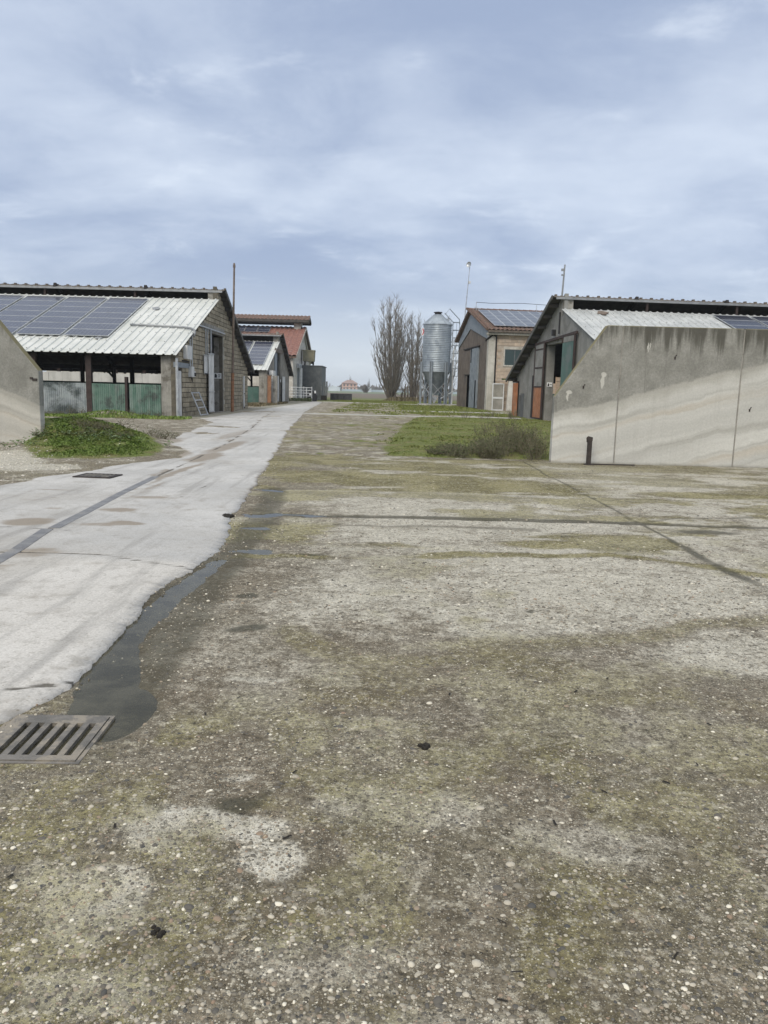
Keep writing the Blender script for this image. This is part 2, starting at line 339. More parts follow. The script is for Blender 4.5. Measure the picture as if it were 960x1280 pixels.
def thing(name, label, cat, loc=(0, 0, 0), rz=0.0, group=None, me=None):
    o = bpy.data.objects.new(name, me); COL.objects.link(o); o.location = loc; o.rotation_euler = (0, 0, rz)
    o['label'] = label; o['category'] = cat
    if group: o['group'] = group
    return o
def tag(o, label, cat, group=None):
    o['label'] = label; o['category'] = cat
    if group: o['group'] = group
    return o
def copy_tree(o, parent=None, **kw):
    c = o.copy(); COL.objects.link(c); c.parent = parent
    for k, v in kw.items(): c[k] = v
    for ch in o.children: copy_tree(ch, c)
    return c
def np_mesh(name, v, quads, mat, attrs=None, smooth=True):
    me = bpy.data.meshes.new(name); nv, nq = len(v), len(quads); k = quads.shape[1]
    me.vertices.add(nv); me.vertices.foreach_set('co', np.asarray(v, np.float32).ravel())
    me.loops.add(nq * k); me.loops.foreach_set('vertex_index', quads.astype(np.int32).ravel())
    me.polygons.add(nq); me.polygons.foreach_set('loop_start', np.arange(0, nq * k, k, dtype=np.int32))
    me.polygons.foreach_set('use_smooth', np.full(nq, smooth))
    me.update(calc_edges=True)
    for an, arr in (attrs or {}).items():
        a = me.color_attributes.new(an, 'FLOAT_COLOR', 'POINT'); a.data.foreach_set('color', np.asarray(arr, np.float32).ravel())
    me.materials.append(mat); return me
def grid_patch(xs, ys):
    X, Y = np.meshgrid(xs, ys); nx, ny = len(xs), len(ys)
    i = np.arange(nx * ny).reshape(ny, nx)
    q = np.stack([i[:-1, :-1], i[:-1, 1:], i[1:, 1:], i[1:, :-1]], -1).reshape(-1, 4)
    return X.ravel(), Y.ravel(), q

# ------------------------------------------------------------------ ground
ROAD_R = [(-1.8, 1.0), (-1.78, 3.38), (-1.68, 3.7), (-1.63, 3.84), (-1.64, 4.36), (-1.7, 4.98), (-1.73, 5.81), (-1.67, 6.57), (-1.60, 7.33), (-1.78, 8.88), (-1.98, 10.44), (-2.23, 13.61), (-2.74, 19.17), (-3.57, 28.03), (-5.45, 51.96), (-6.89, 79.93), (-7.6, 92)]
ROAD_L = [(-12, 1.0), (-12, 10.9), (-5.95, 11.4), (-5.7, 12.0), (-5.62, 12.8), (-5.4, 13.5), (-5.1, 15.35), (-4.45, 16.86), (-4.75, 18.5), (-6.0, 20.8), (-6.6, 25), (-7.6, 33.8), (-9.0, 37.0), (-10.0, 38.2), (-10.0, 70), (-10.9, 72), (-10.9, 88), (-9.2, 92)]
GRASS_R = [(-.15, 18.4), (4.3, 18.45), (6.8, 30), (9.8, 44), (8.6, 54.0), (3.0, 47.2), (1.7, 46.7), (.7, 36), (.2, 27), (-.1, 21.5)]
GRASS_L = [(-8.75, 18.4), (-7.3, 15.9), (-6.1, 15.7), (-5.1, 17.1), (-5.6, 19.5), (-8.0, 25), (-12, 30), (-17, 35), (-22, 37), (-22, 20), (-9.3, 20.3)]
PUD = [(-1.52, 6.97), (-1.55, 6.2), (-1.62, 5.4), (-1.61, 4.9), (-1.54, 4.3), (-1.45, 3.95), (-1.33, 3.62)]
def height(x, y):
    h = .012 * (fbm(x, y, .7, 3) - .45) * 1.2 + .008 * (fbm(x, y, 3.1, 5, 3) - .45) + .004 * (fbm(x, y, 14, 8, 3) - .5)
    h = h + .01
    w = .10 * (fbm(x, y, 2.5, 11) - .5) * 2
    d = pdist(x + w * .45, y + w * .45, PUD); rad = np.interp(y, [3.5, 4.0, 4.6, 5.4, 6.3, 7.2], [.26, .20, .12, .11, .11, .07])
    low = 1 - ss(rad * .30, rad * 1.5, d + .05 * (fbm(x, y, 9, 15, 3) - .5))
    low = np.maximum(low, 1 - ss(.7, 1.2, ell(x + w, y + w * .6, -1.23, 3.60, .165, .33, .05)))
    low = np.maximum(low, .8 * (1 - ss(.6, 1.1, ell(x + w * 3, y + w * 2 + .25 * (fbm(x, y, 5, 19, 3) - .5), -1.35, 9.58, .55, .16))))
    low = np.maximum(low, .8 * (1 - ss(.6, 1.1, ell(x + w * 3, y + w * 2 + .25 * (fbm(x, y, 5, 19, 3) - .5), -1.75, 12.0, .45, .2))))
    low = np.maximum(low, .8 * (1 - ss(.6, 1.1, ell(x + w * 3, y + w * 2 + .25 * (fbm(x, y, 5, 19, 3) - .5), -1.30, 7.35, .40, .18))))
    low = np.maximum(low, .7 * (1 - ss(.6, 1.1, ell(x + w * 3, y + w * 2 + .25 * (fbm(x, y, 5, 19, 3) - .5), -1.5, 8.6, .22, .2))))
    low = np.maximum(low, .75 * (1 - ss(.02, .07, pdist(x, y + w * .5, [(-1.2, 9.6), (2.2, 9.6), (4.9, 9.6)]))))
    h = h - .028 * low
    far = ss(18.2, 18.9, y)
    h = h + far * .05 * (fbm(x, y, .5, 21) - .35)
    h = h + far * .06 * ss(-.1, .8, sdpoly(x, y, GRASS_R)) * (.5 + fbm(x, y, 1.2, 31))
    mfl = np.maximum(ss(-9.2, -8.3, x), ss(19.6, 19.8, y))
    mound = mfl * np.exp(-((x + 8.7) / 1.55) ** 2 - ((y - 20.9) / 2.6) ** 2) * .60 + np.exp(-((x + 6.6) / 1.0) ** 2 - ((y - 18.2) / 1.8) ** 2) * .16
    h = h + mound * (.75 + .5 * fbm(x, y, 1.3, 41)) * ss(-.4, .5, sdpoly(x, y, GRASS_L) + .3)
    h = h + .26 * np.exp(-((x + 12.9) / 1.1) ** 2 - ((y - 36.2) / .7) ** 2)
    pit = (x > -1.69) & (x < -1.32) & (y > 3.085) & (y < 3.445)
    return np.where(pit, -.26, h)
def yardmasks(x, y):
    w = .35 * (fbm(x, y, 1.1, 51) - .5); w2 = .35 * (fbm(x, y, 1.3, 61) - .5); wf = .10 * (fbm(x, y, 7, 65) - .5)
    xa, ya = x + w + wf, y + w2 + wf
    n = fbm(x, y, .55, 71, 5); nf = fbm(x, y, 3.2, 81, 5); nm = fbm(x, y, 1.5, 75, 5); ns = fbm(x * .75, y * 1.2, 1.0, 77, 6, .58)
    moss = .55 * ss(.46, .64, .6 * n + .4 * nf) * (1 - ss(7, 9, y)) * (.35 + .65 * ss(-1.6, .8, x))
    moss = np.maximum(moss, .62 * ss(.45, .62, .5 * n + .5 * nf + .12 * ss(1.5, 3.5, x)) * (1 - ss(3.2, 4.6, y)))
    moss = np.maximum(moss, ss(11.8, 12.3, ya) * (.3 + .8 * ss(.36, .60, ns)) * (1 - ss(3.0, 3.5, x) * .45))
    moss = np.maximum(moss, ss(8.6, 9.6, y) * (1 - ss(11.9, 12.3, y)) * .75 * ss(.46, .66, ns + .08 * ss(2, 4, x)))
    moss = np.maximum(moss, .9 * ss(.42, .60, ns) * ss(7.4, 8.0, y) * (1 - ss(8.6, 9.6, y)))
    moss = np.maximum(moss, .8 * (1 - ss(.6, 1.3, ell(xa, ya, 5.2, 8.2, 1.6, .9))) * ss(.35, .6, nm))
    moss = np.maximum(moss, .9 * (1 - ss(.5, 1.3, ell(xa, ya, 2.0, 8.15, .8, .28))))
    moss = np.maximum(moss, .9 * (1 - ss(.5, 1.3, ell(xa, ya, 5.6, 12.6, 1.6, .45))))
    moss = np.maximum(moss, .85 * (1 - ss(.5, 1.3, ell(xa, ya, 7.0, 11.2, 1.2, .35))))
    tr = [(-1.3, 7.1), (-.59, 7.08), (.17, 7.28), (1.3, 7.57), (2.27, 7.57), (2.98, 7.33), (3.55, 6.91), (4.6, 6.1)]
    moss = np.maximum(moss, .9 * (1 - ss(.04, .17, pdist(xa, ya, tr))) * (.5 + .5 * ss(.35, .55, nm)))
    arc = [(-.6, 4.9), (-.26, 4.32), (.02, 4.34), (.41, 4.4), (.84, 4.69), (1.53, 4.99), (2.82, 5.41), (4.5, 5.7)]
    arcm = .6 * (1 - ss(.05, .22, pdist(xa, ya, arc))); moss = np.maximum(moss, arcm * .8)
    moss = np.maximum(moss, .45 * (1 - ss(.4, 1.25, ell(xa, ya, -.05, 3.95, .55, .5))))
    dark = np.maximum(.95 * (1 - ss(.008, .045 + .10 * (1 - ss(7.2, 9.2, y)), np.abs(xa * .3 + x * .7 - 3.25 - .06 * (fbm(x * 0, y, 1.6, 55, 4) - .5)))) * (.55 + .45 * nf * 2) * ss(6.0, 6.8, y) * (1 - ss(17.9, 18.3, y)), 0)
    dark = np.maximum(dark, .85 * (1 - ss(.05, .20, np.abs(ya * .4 + y * .6 - 9.6 - .05 * np.sin(x)))) * ss(-2, -1, x))
    dark = np.maximum(dark, .35 * (1 - ss(.02, .07, np.abs(y - 11.9 - .03 * np.sin(x * 1.7)))) * ss(-2.2, -1.5, x))
    dark = np.maximum(dark, .6 * (1 - ss(.02, .09, pdist(xa, ya, [(3.3, 9.7), (4.0, 10.15), (5.33, 10.5), (8, 10.6)]))))
    dark = np.maximum(dark, .55 * (1 - ss(.05, .15, pdist(xa, ya, [(-.6, 8.95), (.6, 9.0), (1.8, 8.95)]))))
    for cx, cy, rx, ry in ((-1.03, 5.7, .10, .12), (-1.12, 6.05, .09, .05), (-.88, 4.92, .14, .05), (-.75, 7.2, .25, .06), (.0, 6.6, .1, .03), (1.1, 5.5, .06, .03), (-.55, 2.75, .12, .09), (3.9, 9.1, .5, .2)):
        dark = np.maximum(dark, .8 * (1 - ss(.45, 1.2, ell(x + wf * 2 + w * .3, y + wf * 2 + w2 * .3, cx, cy, rx, ry))))
    wetd = pdist(xa * .5 + x * .5, ya * .5 + y * .5, PUD + [(-1.45, 8.2), (-1.5, 9.6), (-1.75, 12)])
    dark = np.maximum(dark, .68 * (1 - ss(.10, .34, wetd + .12 * (nf - .5))))
    dark = np.maximum(dark, .4 * (1 - ss(.3, .8, ell(xa, ya, -1.4, 3.2, .5, .45))))
    pale = .80 * ss(4.0, 5.6, ya + .5 * (nm - .5)) * ss(-1.5, -.1, xa + .8 * (n - .5)) * (.55 + .5 * ss(.30, .60, .5 * nm + .5 * nf)) * (1 - .75 * ss(.3, .8, moss))
    pale = np.maximum(pale, (.16 + .26 * ss(2.6, 4.2, y)) * ss(.42, .64, .5 * nm + .5 * nf))
    for cx, cy, rx, ry, k in ((1.6, 6.2, 1.5, .85, .95), (2.6, 4.6, 1.2, .45, .9), (3.7, 5.2, 1.5, .5, .8), (.9, 5.05, .8, .35, .75), (.5, 10.8, 2.2, .7, .9), (-.2, 8.6, .9, .3, .7), (1.0, 9.2, 1.5, .22, .8), (4.6, 14, 2.0, 1.6, .85), (4.4, 16.5, 2, 1.2, .8), (4.3, 11.0, 1.4, .5, .6),
                              (-.80, 2.62, .22, .13, 1.5), (-.92, 2.2, .2, .2, 1.5), (-.55, 2.6, .25, .09, 1.5), (-.4, 2.44, .16, .12, 1.5), (-.75, 1.85, .25, .12, .9), (.0, 1.75, .4, .12, .6), (.1, 2.75, .45, .16, .7), (.75, 2.6, .4, .18, .6), (-.62, 3.0, .10, .05, .7), (-.70, 4.05, .28, .06, .7), (-1.15, 2.3, .12, .12, .6), (-.2, 2.0, .35, .16, .5), (.25, 2.4, .5, .2, .35), (1.4, 3.5, 1.0, .4, .45), (-.5, 4.5, .35, .15, .5), (0.1, 5.6, .5, .3, .5)):
        pale = np.maximum(pale, k * (1 - ss(.45, 1.25, ell(xa, ya, cx, cy, rx, ry))) * (.7 + .3 * ss(.35, .6, nf)))
    pale = np.maximum(pale, .42 * ss(.55, .70, nf) * (1 - ss(5, 8, y)))
    pale = np.maximum(pale, .8 * ss(.50, .64, ns) * ss(7, 8, y) * (1 - ss(12, 13, y)))
    pale = pale * (1 - .7 * arcm)
    # behind the slab: gravel, moss, grass
    back = ss(18.0, 18.5, y + .25 * (nf - .5))
    gr = np.maximum(ss(-.25, .5, sdpoly(xa, ya, GRASS_R)), ss(-.2, .3, sdpoly(xa, ya, GRASS_L)))
    gr = np.maximum(gr, ss(52, 54, ya) * (1 - ss(57.5, 59, ya)) * ss(1.0, 2.2, xa))
    gr = np.maximum(gr, ss(62, 64, ya) * ss(.5, 2.0, xa) * (1 - ss(8.2, 8.7, x)) * (1 - ss(84, 85, ya)))
    gr = np.maximum(gr, .85 * ss(.48, .60, n * .4 + fbm(x, y, 2.5, 187, 4, .7) * .6) * ss(50, 54, y) * ss(-4.4, -3.4, xa))
    gr = np.maximum(gr, .7 * ss(.54, .64, n * .5 + fbm(x, y, 2.5, 189, 4, .7) * .5) * back * ss(-3.2, -2.2, xa))
    gr = np.maximum(gr, ss(34.6, 35.3, ya) * (1 - ss(36.9, 37.2, y)) * (1 - ss(-9.6, -9.0, x)))
    gr = np.maximum(gr, .8 * ss(37.0, 38.0, y) * 0)
    gr = np.maximum(gr, ss(95, 97, ya))
    grit = ss(.42, .6, nm) * back
    wg = (1 - ss(.7, 1.15, ell(xa, ya, -9.2, 15.2, 2.6, 2.4))) * (1 - gr) * (x < -5)
    wg = np.maximum(wg, .8 * (1 - ss(.6, 1.2, ell(xa, ya, -6.6, 14.2, 1.0, .8))))
    moss = moss * (1 - back) + back * ss(.44, .60, n * .35 + fbm(x, y, 3.5, 181, 4, .7) * .65) * .8
    pale = np.where(back > 0, pale * (1 - back) + back * .6 * ss(.45, .60, fbm(x, y, 4.5, 185, 4, .7)), pale); pale = np.maximum(pale, wg)
    moss = np.where(x < -4.5, moss * .3, moss)
    dark = np.maximum(dark, .8 * (1 - ss(0, .25, np.abs(y - 18.25))) * ss(-.4, .1, x) * (x < 4) * .6)
    return np.stack([np.clip(moss, 0, 1), np.clip(pale, 0, 1), np.clip(dark, 0, 1), np.clip(gr, 0, 1)], -1)

def attr_(nt, name):
    a = N(nt, 'ShaderNodeVertexColor', layer_name=name); s = N(nt, 'ShaderNodeSeparateColor'); nt.links.new(a.outputs[0], s.inputs[0])
    return s.outputs[0], s.outputs[1], s.outputs[2], a.outputs[1]
def yardmat():
    mt, nt, b = newmat('yard_aggregate'); g = N(nt, 'ShaderNodeNewGeometry'); Pn = g.outputs['Position']
    moss, pale, dark, grass = attr_(nt, 'mask')
    n_l = noise_(nt, Pn, 1.1, 8, .62); n_m = noise_(nt, Pn, 6.5, 8, .68); n_f = noise_(nt, Pn, 45, 4, .7)
    # ragged mask edges
    jag = math_(nt, 'MULTIPLY', math_(nt, 'SUBTRACT', n_m, .5), .9)
    jf = math_(nt, 'MULTIPLY', math_(nt, 'SUBTRACT', n_f, .5), .7)
    def rag(v, lo=.25, hi=.75): return step_(nt, math_(nt, 'ADD', v, math_(nt, 'MULTIPLY', math_(nt, 'ADD', jag, jf), step_(nt, v, 0, .25))), lo, hi)
    n_s = noise_(nt, Pn, 19, 5, .75)
    dirt = mix_(nt, step_(nt, n_m, .34, .66), (.120, .099, .069), (.225, .190, .140))
    dirt = mix_(nt, step_(nt, n_l, .4, .62), dirt, (.190, .168, .128))
    lite = mix_(nt, step_(nt, n_m, .35, .66), (.43, .405, .34), (.58, .55, .47))
    mossc = mix_(nt, step_(nt, n_m, .35, .68), (.105, .094, .026), (.195, .175, .060))
    mossy = mix_(nt, step_(nt, n_l, .42, .6), mossc, (.27, .243, .105))
    col = mix_(nt, rag(pale, .12, .85), dirt, lite)
    col = mix_(nt, math_(nt, 'MULTIPLY', rag(moss, .15, .9), .80), col, mossy)
    olive = mix_(nt, step_(nt, n_m, .34, .68), (.105, .090, .052), (.185, .160, .105))
    ysep = N(nt, 'ShaderNodeSeparateXYZ'); nt.links.new(Pn, ysep.inputs[0])
    damp = math_(nt, 'MULTIPLY', math_(nt, 'MULTIPLY', step_(nt, n_l, .40, .58), math_(nt, 'ADD', .25, math_(nt, 'MULTIPLY', step_(nt, ysep.outputs[0], -1.0, .4), .75))), math_(nt, 'SUBTRACT', 1.0, step_(nt, math_(nt, 'ADD', ysep.outputs[1], math_(nt, 'MULTIPLY', n_l, 3.0)), 3.6, 5.6)))
    col = mix_(nt, math_(nt, 'MULTIPLY', math_(nt, 'MULTIPLY', damp, math_(nt, 'SUBTRACT', 1.0, rag(pale, .2, .8))), .75), col, olive)
    # coarse broken tone: worn and filled spots a few centimetres across
    col = mix_(nt, math_(nt, 'MULTIPLY', step_(nt, n_s, .53, .64), .6), col, (.50, .465, .375))
    col = mix_(nt, math_(nt, 'MULTIPLY', math_(nt, 'SUBTRACT', 1.0, step_(nt, n_s, .36, .47)), .7), col, (.075, .064, .042))
    # exposed aggregate, three sizes
    def agg(scale, off, lo, hi, grow=.10):
        v = N(nt, 'ShaderNodeTexVoronoi', feature='F1'); setin(nt, v.inputs['Vector'], vscale_(nt, Pn, (1, 1, 1), off)); v.inputs['Scale'].default_value = scale
        rc = N(nt, 'ShaderNodeSeparateColor'); nt.links.new(v.outputs['Color'], rc.inputs[0])
        size = math_(nt, 'MULTIPLY', rc.outputs[1], .36)
        m_ = math_(nt, 'MULTIPLY', step_(nt, math_(nt, 'SUBTRACT', math_(nt, 'ADD', size, grow), v.outputs['Distance']), -.03, .05), step_(nt, rc.outputs[2], lo, hi))
        r = N(nt, 'ShaderNodeValToRGB'); nt.links.new(rc.outputs[0], r.inputs[0]); e = r.color_ramp.elements
        e[0].position = 0; e[0].color = (.045, .045, .043, 1); e[1].position = 1; e[1].color = (.74, .70, .58, 1)
        for p_, c_ in ((.2, (.07, .064, .054)), (.42, (.16, .14, .105)), (.60, (.31, .28, .215)), (.8, (.56, .52, .42))):
            q = e.new(p_); q.color = (*c_, 1)
        return m_, r.outputs[0]
    m1, c1 = agg(58, (0, 0, 0), .45, .50, .12); m2, c2 = agg(125, (3, 1, 0), .25, .35, .14); m3, c3 = agg(27, (7, 2, 0), .70, .74, .04); m4, c4 = agg(230, (1, 5, 0), .55, .6, .16)
    cover = math_(nt, 'SUBTRACT', 1.0, math_(nt, 'MULTIPLY', rag(dark, .3, .8), .75))
    cover = math_(nt, 'MULTIPLY', cover, math_(nt, 'SUBTRACT', 1.0, math_(nt, 'MULTIPLY', moss, .25)))
    col = mix_(nt, math_(nt, 'MULTIPLY', math_(nt, 'MULTIPLY', m4, cover), .6), col, c4)
    cov2 = math_(nt, 'MULTIPLY', cover, step_(nt, n_m, .28, .55))
    col = mix_(nt, math_(nt, 'MULTIPLY', math_(nt, 'MULTIPLY', m2, cover), .62), col, c2)
    col = mix_(nt, math_(nt, 'MULTIPLY', math_(nt, 'MULTIPLY', m1, cov2), .70), col, c1)
    col = mix_(nt, math_(nt, 'MULTIPLY', math_(nt, 'MULTIPLY', m3, cov2), .55), col, c3)
    dk = mix_(nt, n_m, (.042, .040, .026), (.082, .076, .050))
    col = mix_(nt, math_(nt, 'MULTIPLY', rag(dark, .2, .9), .85), col, dk)
    gg = mix_(nt, step_(nt, n_m, .35, .65), (.10, .125, .030), (.175, .195, .062))
    gg = mix_(nt, step_(nt, n_l, .48, .66), gg, (.185, .165, .075))
    col = mix_(nt, rag(grass, .3, .7), col, gg)
    col = mix_(nt, .85, col, mix_(nt, n_f, (.0, .0, .0), (1, 1, 1)), 'OVERLAY')
    nt.links.new(col, b.inputs['Base Color'])
    rg = math_(nt, 'SUBTRACT', .95, math_(nt, 'MULTIPLY', rag(dark, .5, 1.0), .35)); nt.links.new(rg, b.inputs['Roughness'])
    b.inputs['Specular IOR Level'].default_value = .25
    hgt = math_(nt, 'ADD', math_(nt, 'ADD', math_(nt, 'MULTIPLY', m1, .8), math_(nt, 'MULTIPLY', m2, .4)), math_(nt, 'ADD', n_f, math_(nt, 'MULTIPLY', n_s, 2.0)))
    bump_(nt, b, hgt, 1.0, .010)
    return mt
M_yard = yardmat()
def structure(o): o['kind'] = 'structure'; return o
vs, qs, ms = [], [], []; off = 0
for xs, ys in ((np.arange(-3.2, 3.8001, .02), np.arange(0.8, 6.0001, .02)), (np.arange(-14, -3.2 + .001, .12), np.arange(0.84, 6.0001, .12)), (np.arange(3.8, 16.0, .1), np.arange(0.8, 6.0001, .1)), (np.arange(-16, 16, .1), np.arange(-8, .801, .2)),
               (np.arange(-14, 16, .05), np.arange(6.0, 18.9001, .05)), (np.arange(-24, 30, .15), np.arange(18.9, 60.0001, .15)), (np.arange(-24, 30, .3), np.arange(60.0, 132, .3))):
    x, y, q = grid_patch(xs, ys); vs.append(np.stack([x, y, height(x, y)], -1)); ms.append(yardmasks(x, y)); qs.append(q + off); off += len(x)
structure(place(np_mesh('yard', np.concatenate(vs), np.concatenate(qs), M_yard, {'mask': np.concatenate(ms)}), 'yard'))

def fieldmat():
    mt, nt, b = newmat('field_ground'); g = N(nt, 'ShaderNodeNewGeometry'); Pn = g.outputs['Position']
    sp = N(nt, 'ShaderNodeSeparateXYZ'); nt.links.new(Pn, sp.inputs[0]); y = sp.outputs[1]
    n_l = noise_(nt, vscale_(nt, Pn, (.3, 1, 1)), .05, 6, .6); n_m = noise_(nt, Pn, .8, 6, .65)
    soil = mix_(nt, n_m, (.105, .085, .06), (.17, .14, .105)); gr = mix_(nt, n_m, (.075, .085, .03), (.15, .145, .07)); wheat = mix_(nt, n_m, (.12, .15, .085), (.17, .20, .12))
    yy = math_(nt, 'ADD', y, math_(nt, 'MULTIPLY', math_(nt, 'SUBTRACT', n_l, .5), 12))
    col = mix_(nt, step_(nt, yy, 150, 156), gr, soil)
    col = mix_(nt, step_(nt, yy, 300, 310), col, wheat)
    col = mix_(nt, step_(nt, yy, 700, 900), col, soil)
    nt.links.new(col, b.inputs['Base Color']); b.inputs['Roughness'].default_value = .95; bump_(nt, b, n_m, .5, .1)
    return mt
x, y, q = grid_patch(np.linspace(-1500, 1500, 121), np.linspace(-1500, 1500, 121))
structure(place(np_mesh('field', np.stack([x, y, np.full_like(x, -.32)], -1), q, fieldmat()), 'field'))
# second sheet: the ground between yard and fields
mb = MB(); M_field2 = bpy.data.materials['field_ground']
mb.add([(-400, -60, -.06), (400, -60, -.06), (400, 900, -.06), (-400, 900, -.06)], [(0, 1, 2, 3)])
# keep it out from under the yard: four strips round it
mb = MB()
for x0, x1, y0, y1 in ((-1400, -24, -60, 131.7), (29.7, 1400, -60, 131.7), (-1400, 1400, 131.7, 1400), (-24, 29.7, -60, -7.9)):
    mb.add([(x0, y0, -.004), (x1, y0, -.004), (x1, y1, -.004), (x0, y1, -.004)], [(0, 1, 2, 3)])
structure(mb.build('grassland', M_field2))

# road slab ---------------------------------------------------------------
def roadmat():
    mt, nt, b = newmat('road_concrete'); g = N(nt, 'ShaderNodeNewGeometry'); Pn = g.outputs['Position']
    mud, moss, crack, near = attr_(nt, 'mask')
    n_l = noise_(nt, Pn, .6, 7, .6); n_m = noise_(nt, Pn, 5, 8, .68); n_f = noise_(nt, Pn, 70, 4, .7)
    jag = math_(nt, 'ADD', math_(nt, 'MULTIPLY', math_(nt, 'SUBTRACT', n_m, .5), .9), math_(nt, 'MULTIPLY', math_(nt, 'SUBTRACT', n_f, .5), .5))
    def rag(v, lo, hi): return step_(nt, math_(nt, 'ADD', v, math_(nt, 'MULTIPLY', jag, step_(nt, v, 0, .25))), lo, hi)
    cool = mix_(nt, step_(nt, n_l, .35, .65), (.39, .385, .373), (.475, .467, .45))
    warm = mix_(nt, step_(nt, n_l, .35, .65), (.43, .412, .38), (.52, .502, .47))
    col = mix_(nt, near, cool, warm)
    col = mix_(nt, math_(nt, 'MULTIPLY', step_(nt, n_m, .50, .68), .5), col, (.265, .25, .222))
    n_x = noise_(nt, Pn, .35, 5, .6); col = mix_(nt, math_(nt, 'MULTIPLY', step_(nt, n_x, .48, .66), .45), col, (.295, .278, .25))
    streak = noise_(nt, vscale_(nt, Pn, (3.0, .25, 1)), 1.2, 6, .65)
    col = mix_(nt, math_(nt, 'MULTIPLY', step_(nt, streak, .50, .68), .6), col, (.25, .242, .228))
    v = N(nt, 'ShaderNodeTexVoronoi'); setin(nt, v.inputs['Vector'], Pn); v.inputs['Scale'].default_value = 42
    rc = N(nt, 'ShaderNodeSeparateColor'); nt.links.new(v.outputs['Color'], rc.inputs[0])
    pit = math_(nt, 'MULTIPLY', math_(nt, 'LESS_THAN', v.outputs['Distance'], .17), math_(nt, 'GREATER_THAN', rc.outputs[0], .80))
    col = mix_(nt, math_(nt, 'MULTIPLY', pit, .85), col, mix_(nt, rc.outputs[1], (.09, .08, .07), (.36, .30, .24)))
    col = mix_(nt, math_(nt, 'MULTIPLY', rag(mud, .25, .85), .85), col, mix_(nt, n_m, (.16, .13, .095), (.28, .24, .19)))
    col = mix_(nt, math_(nt, 'MULTIPLY', rag(moss, .25, .8), .8), col, mix_(nt, n_m, (.13, .12, .075), (.22, .205, .145)))
    col = mix_(nt, math_(nt, 'MULTIPLY', rag(crack, .3, .7), .9), col, (.075, .068, .055))
    col = mix_(nt, .55, col, mix_(nt, n_f, (.05, .05, .05), (.95, .95, .95)), 'OVERLAY')
    gr_ = noise_(nt, Pn, 26, 5, .75); col = mix_(nt, math_(nt, 'MULTIPLY', step_(nt, gr_, .53, .66), .5), col, (.235, .22, .19)); col = mix_(nt, math_(nt, 'MULTIPLY', step_(nt, gr_, .30, .44), .0), col, (.5, .5, .5))
    nt.links.new(col, b.inputs['Base Color']); b.inputs['Roughness'].default_value = .85; b.inputs['Specular IOR Level'].default_value = .35
    bump_(nt, b, math_(nt, 'SUBTRACT', math_(nt, 'ADD', math_(nt, 'MULTIPLY', n_f, .6), n_m), math_(nt, 'MULTIPLY', pit, .6)), .4, .005)
    return mt
M_road = roadmat()
DRAIN = [(-3.27, 5.6), (-3.32, 6.5), (-3.39, 7.1), (-3.56, 8.11), (-3.64, 9.2), (-3.80, 11.04), (-3.93, 13.11), (-4.10, 16.53), (-4.31, 19.96), (-4.6, 23.5), (-5.2, 30), (-6.4, 40), (-7.5, 52)]
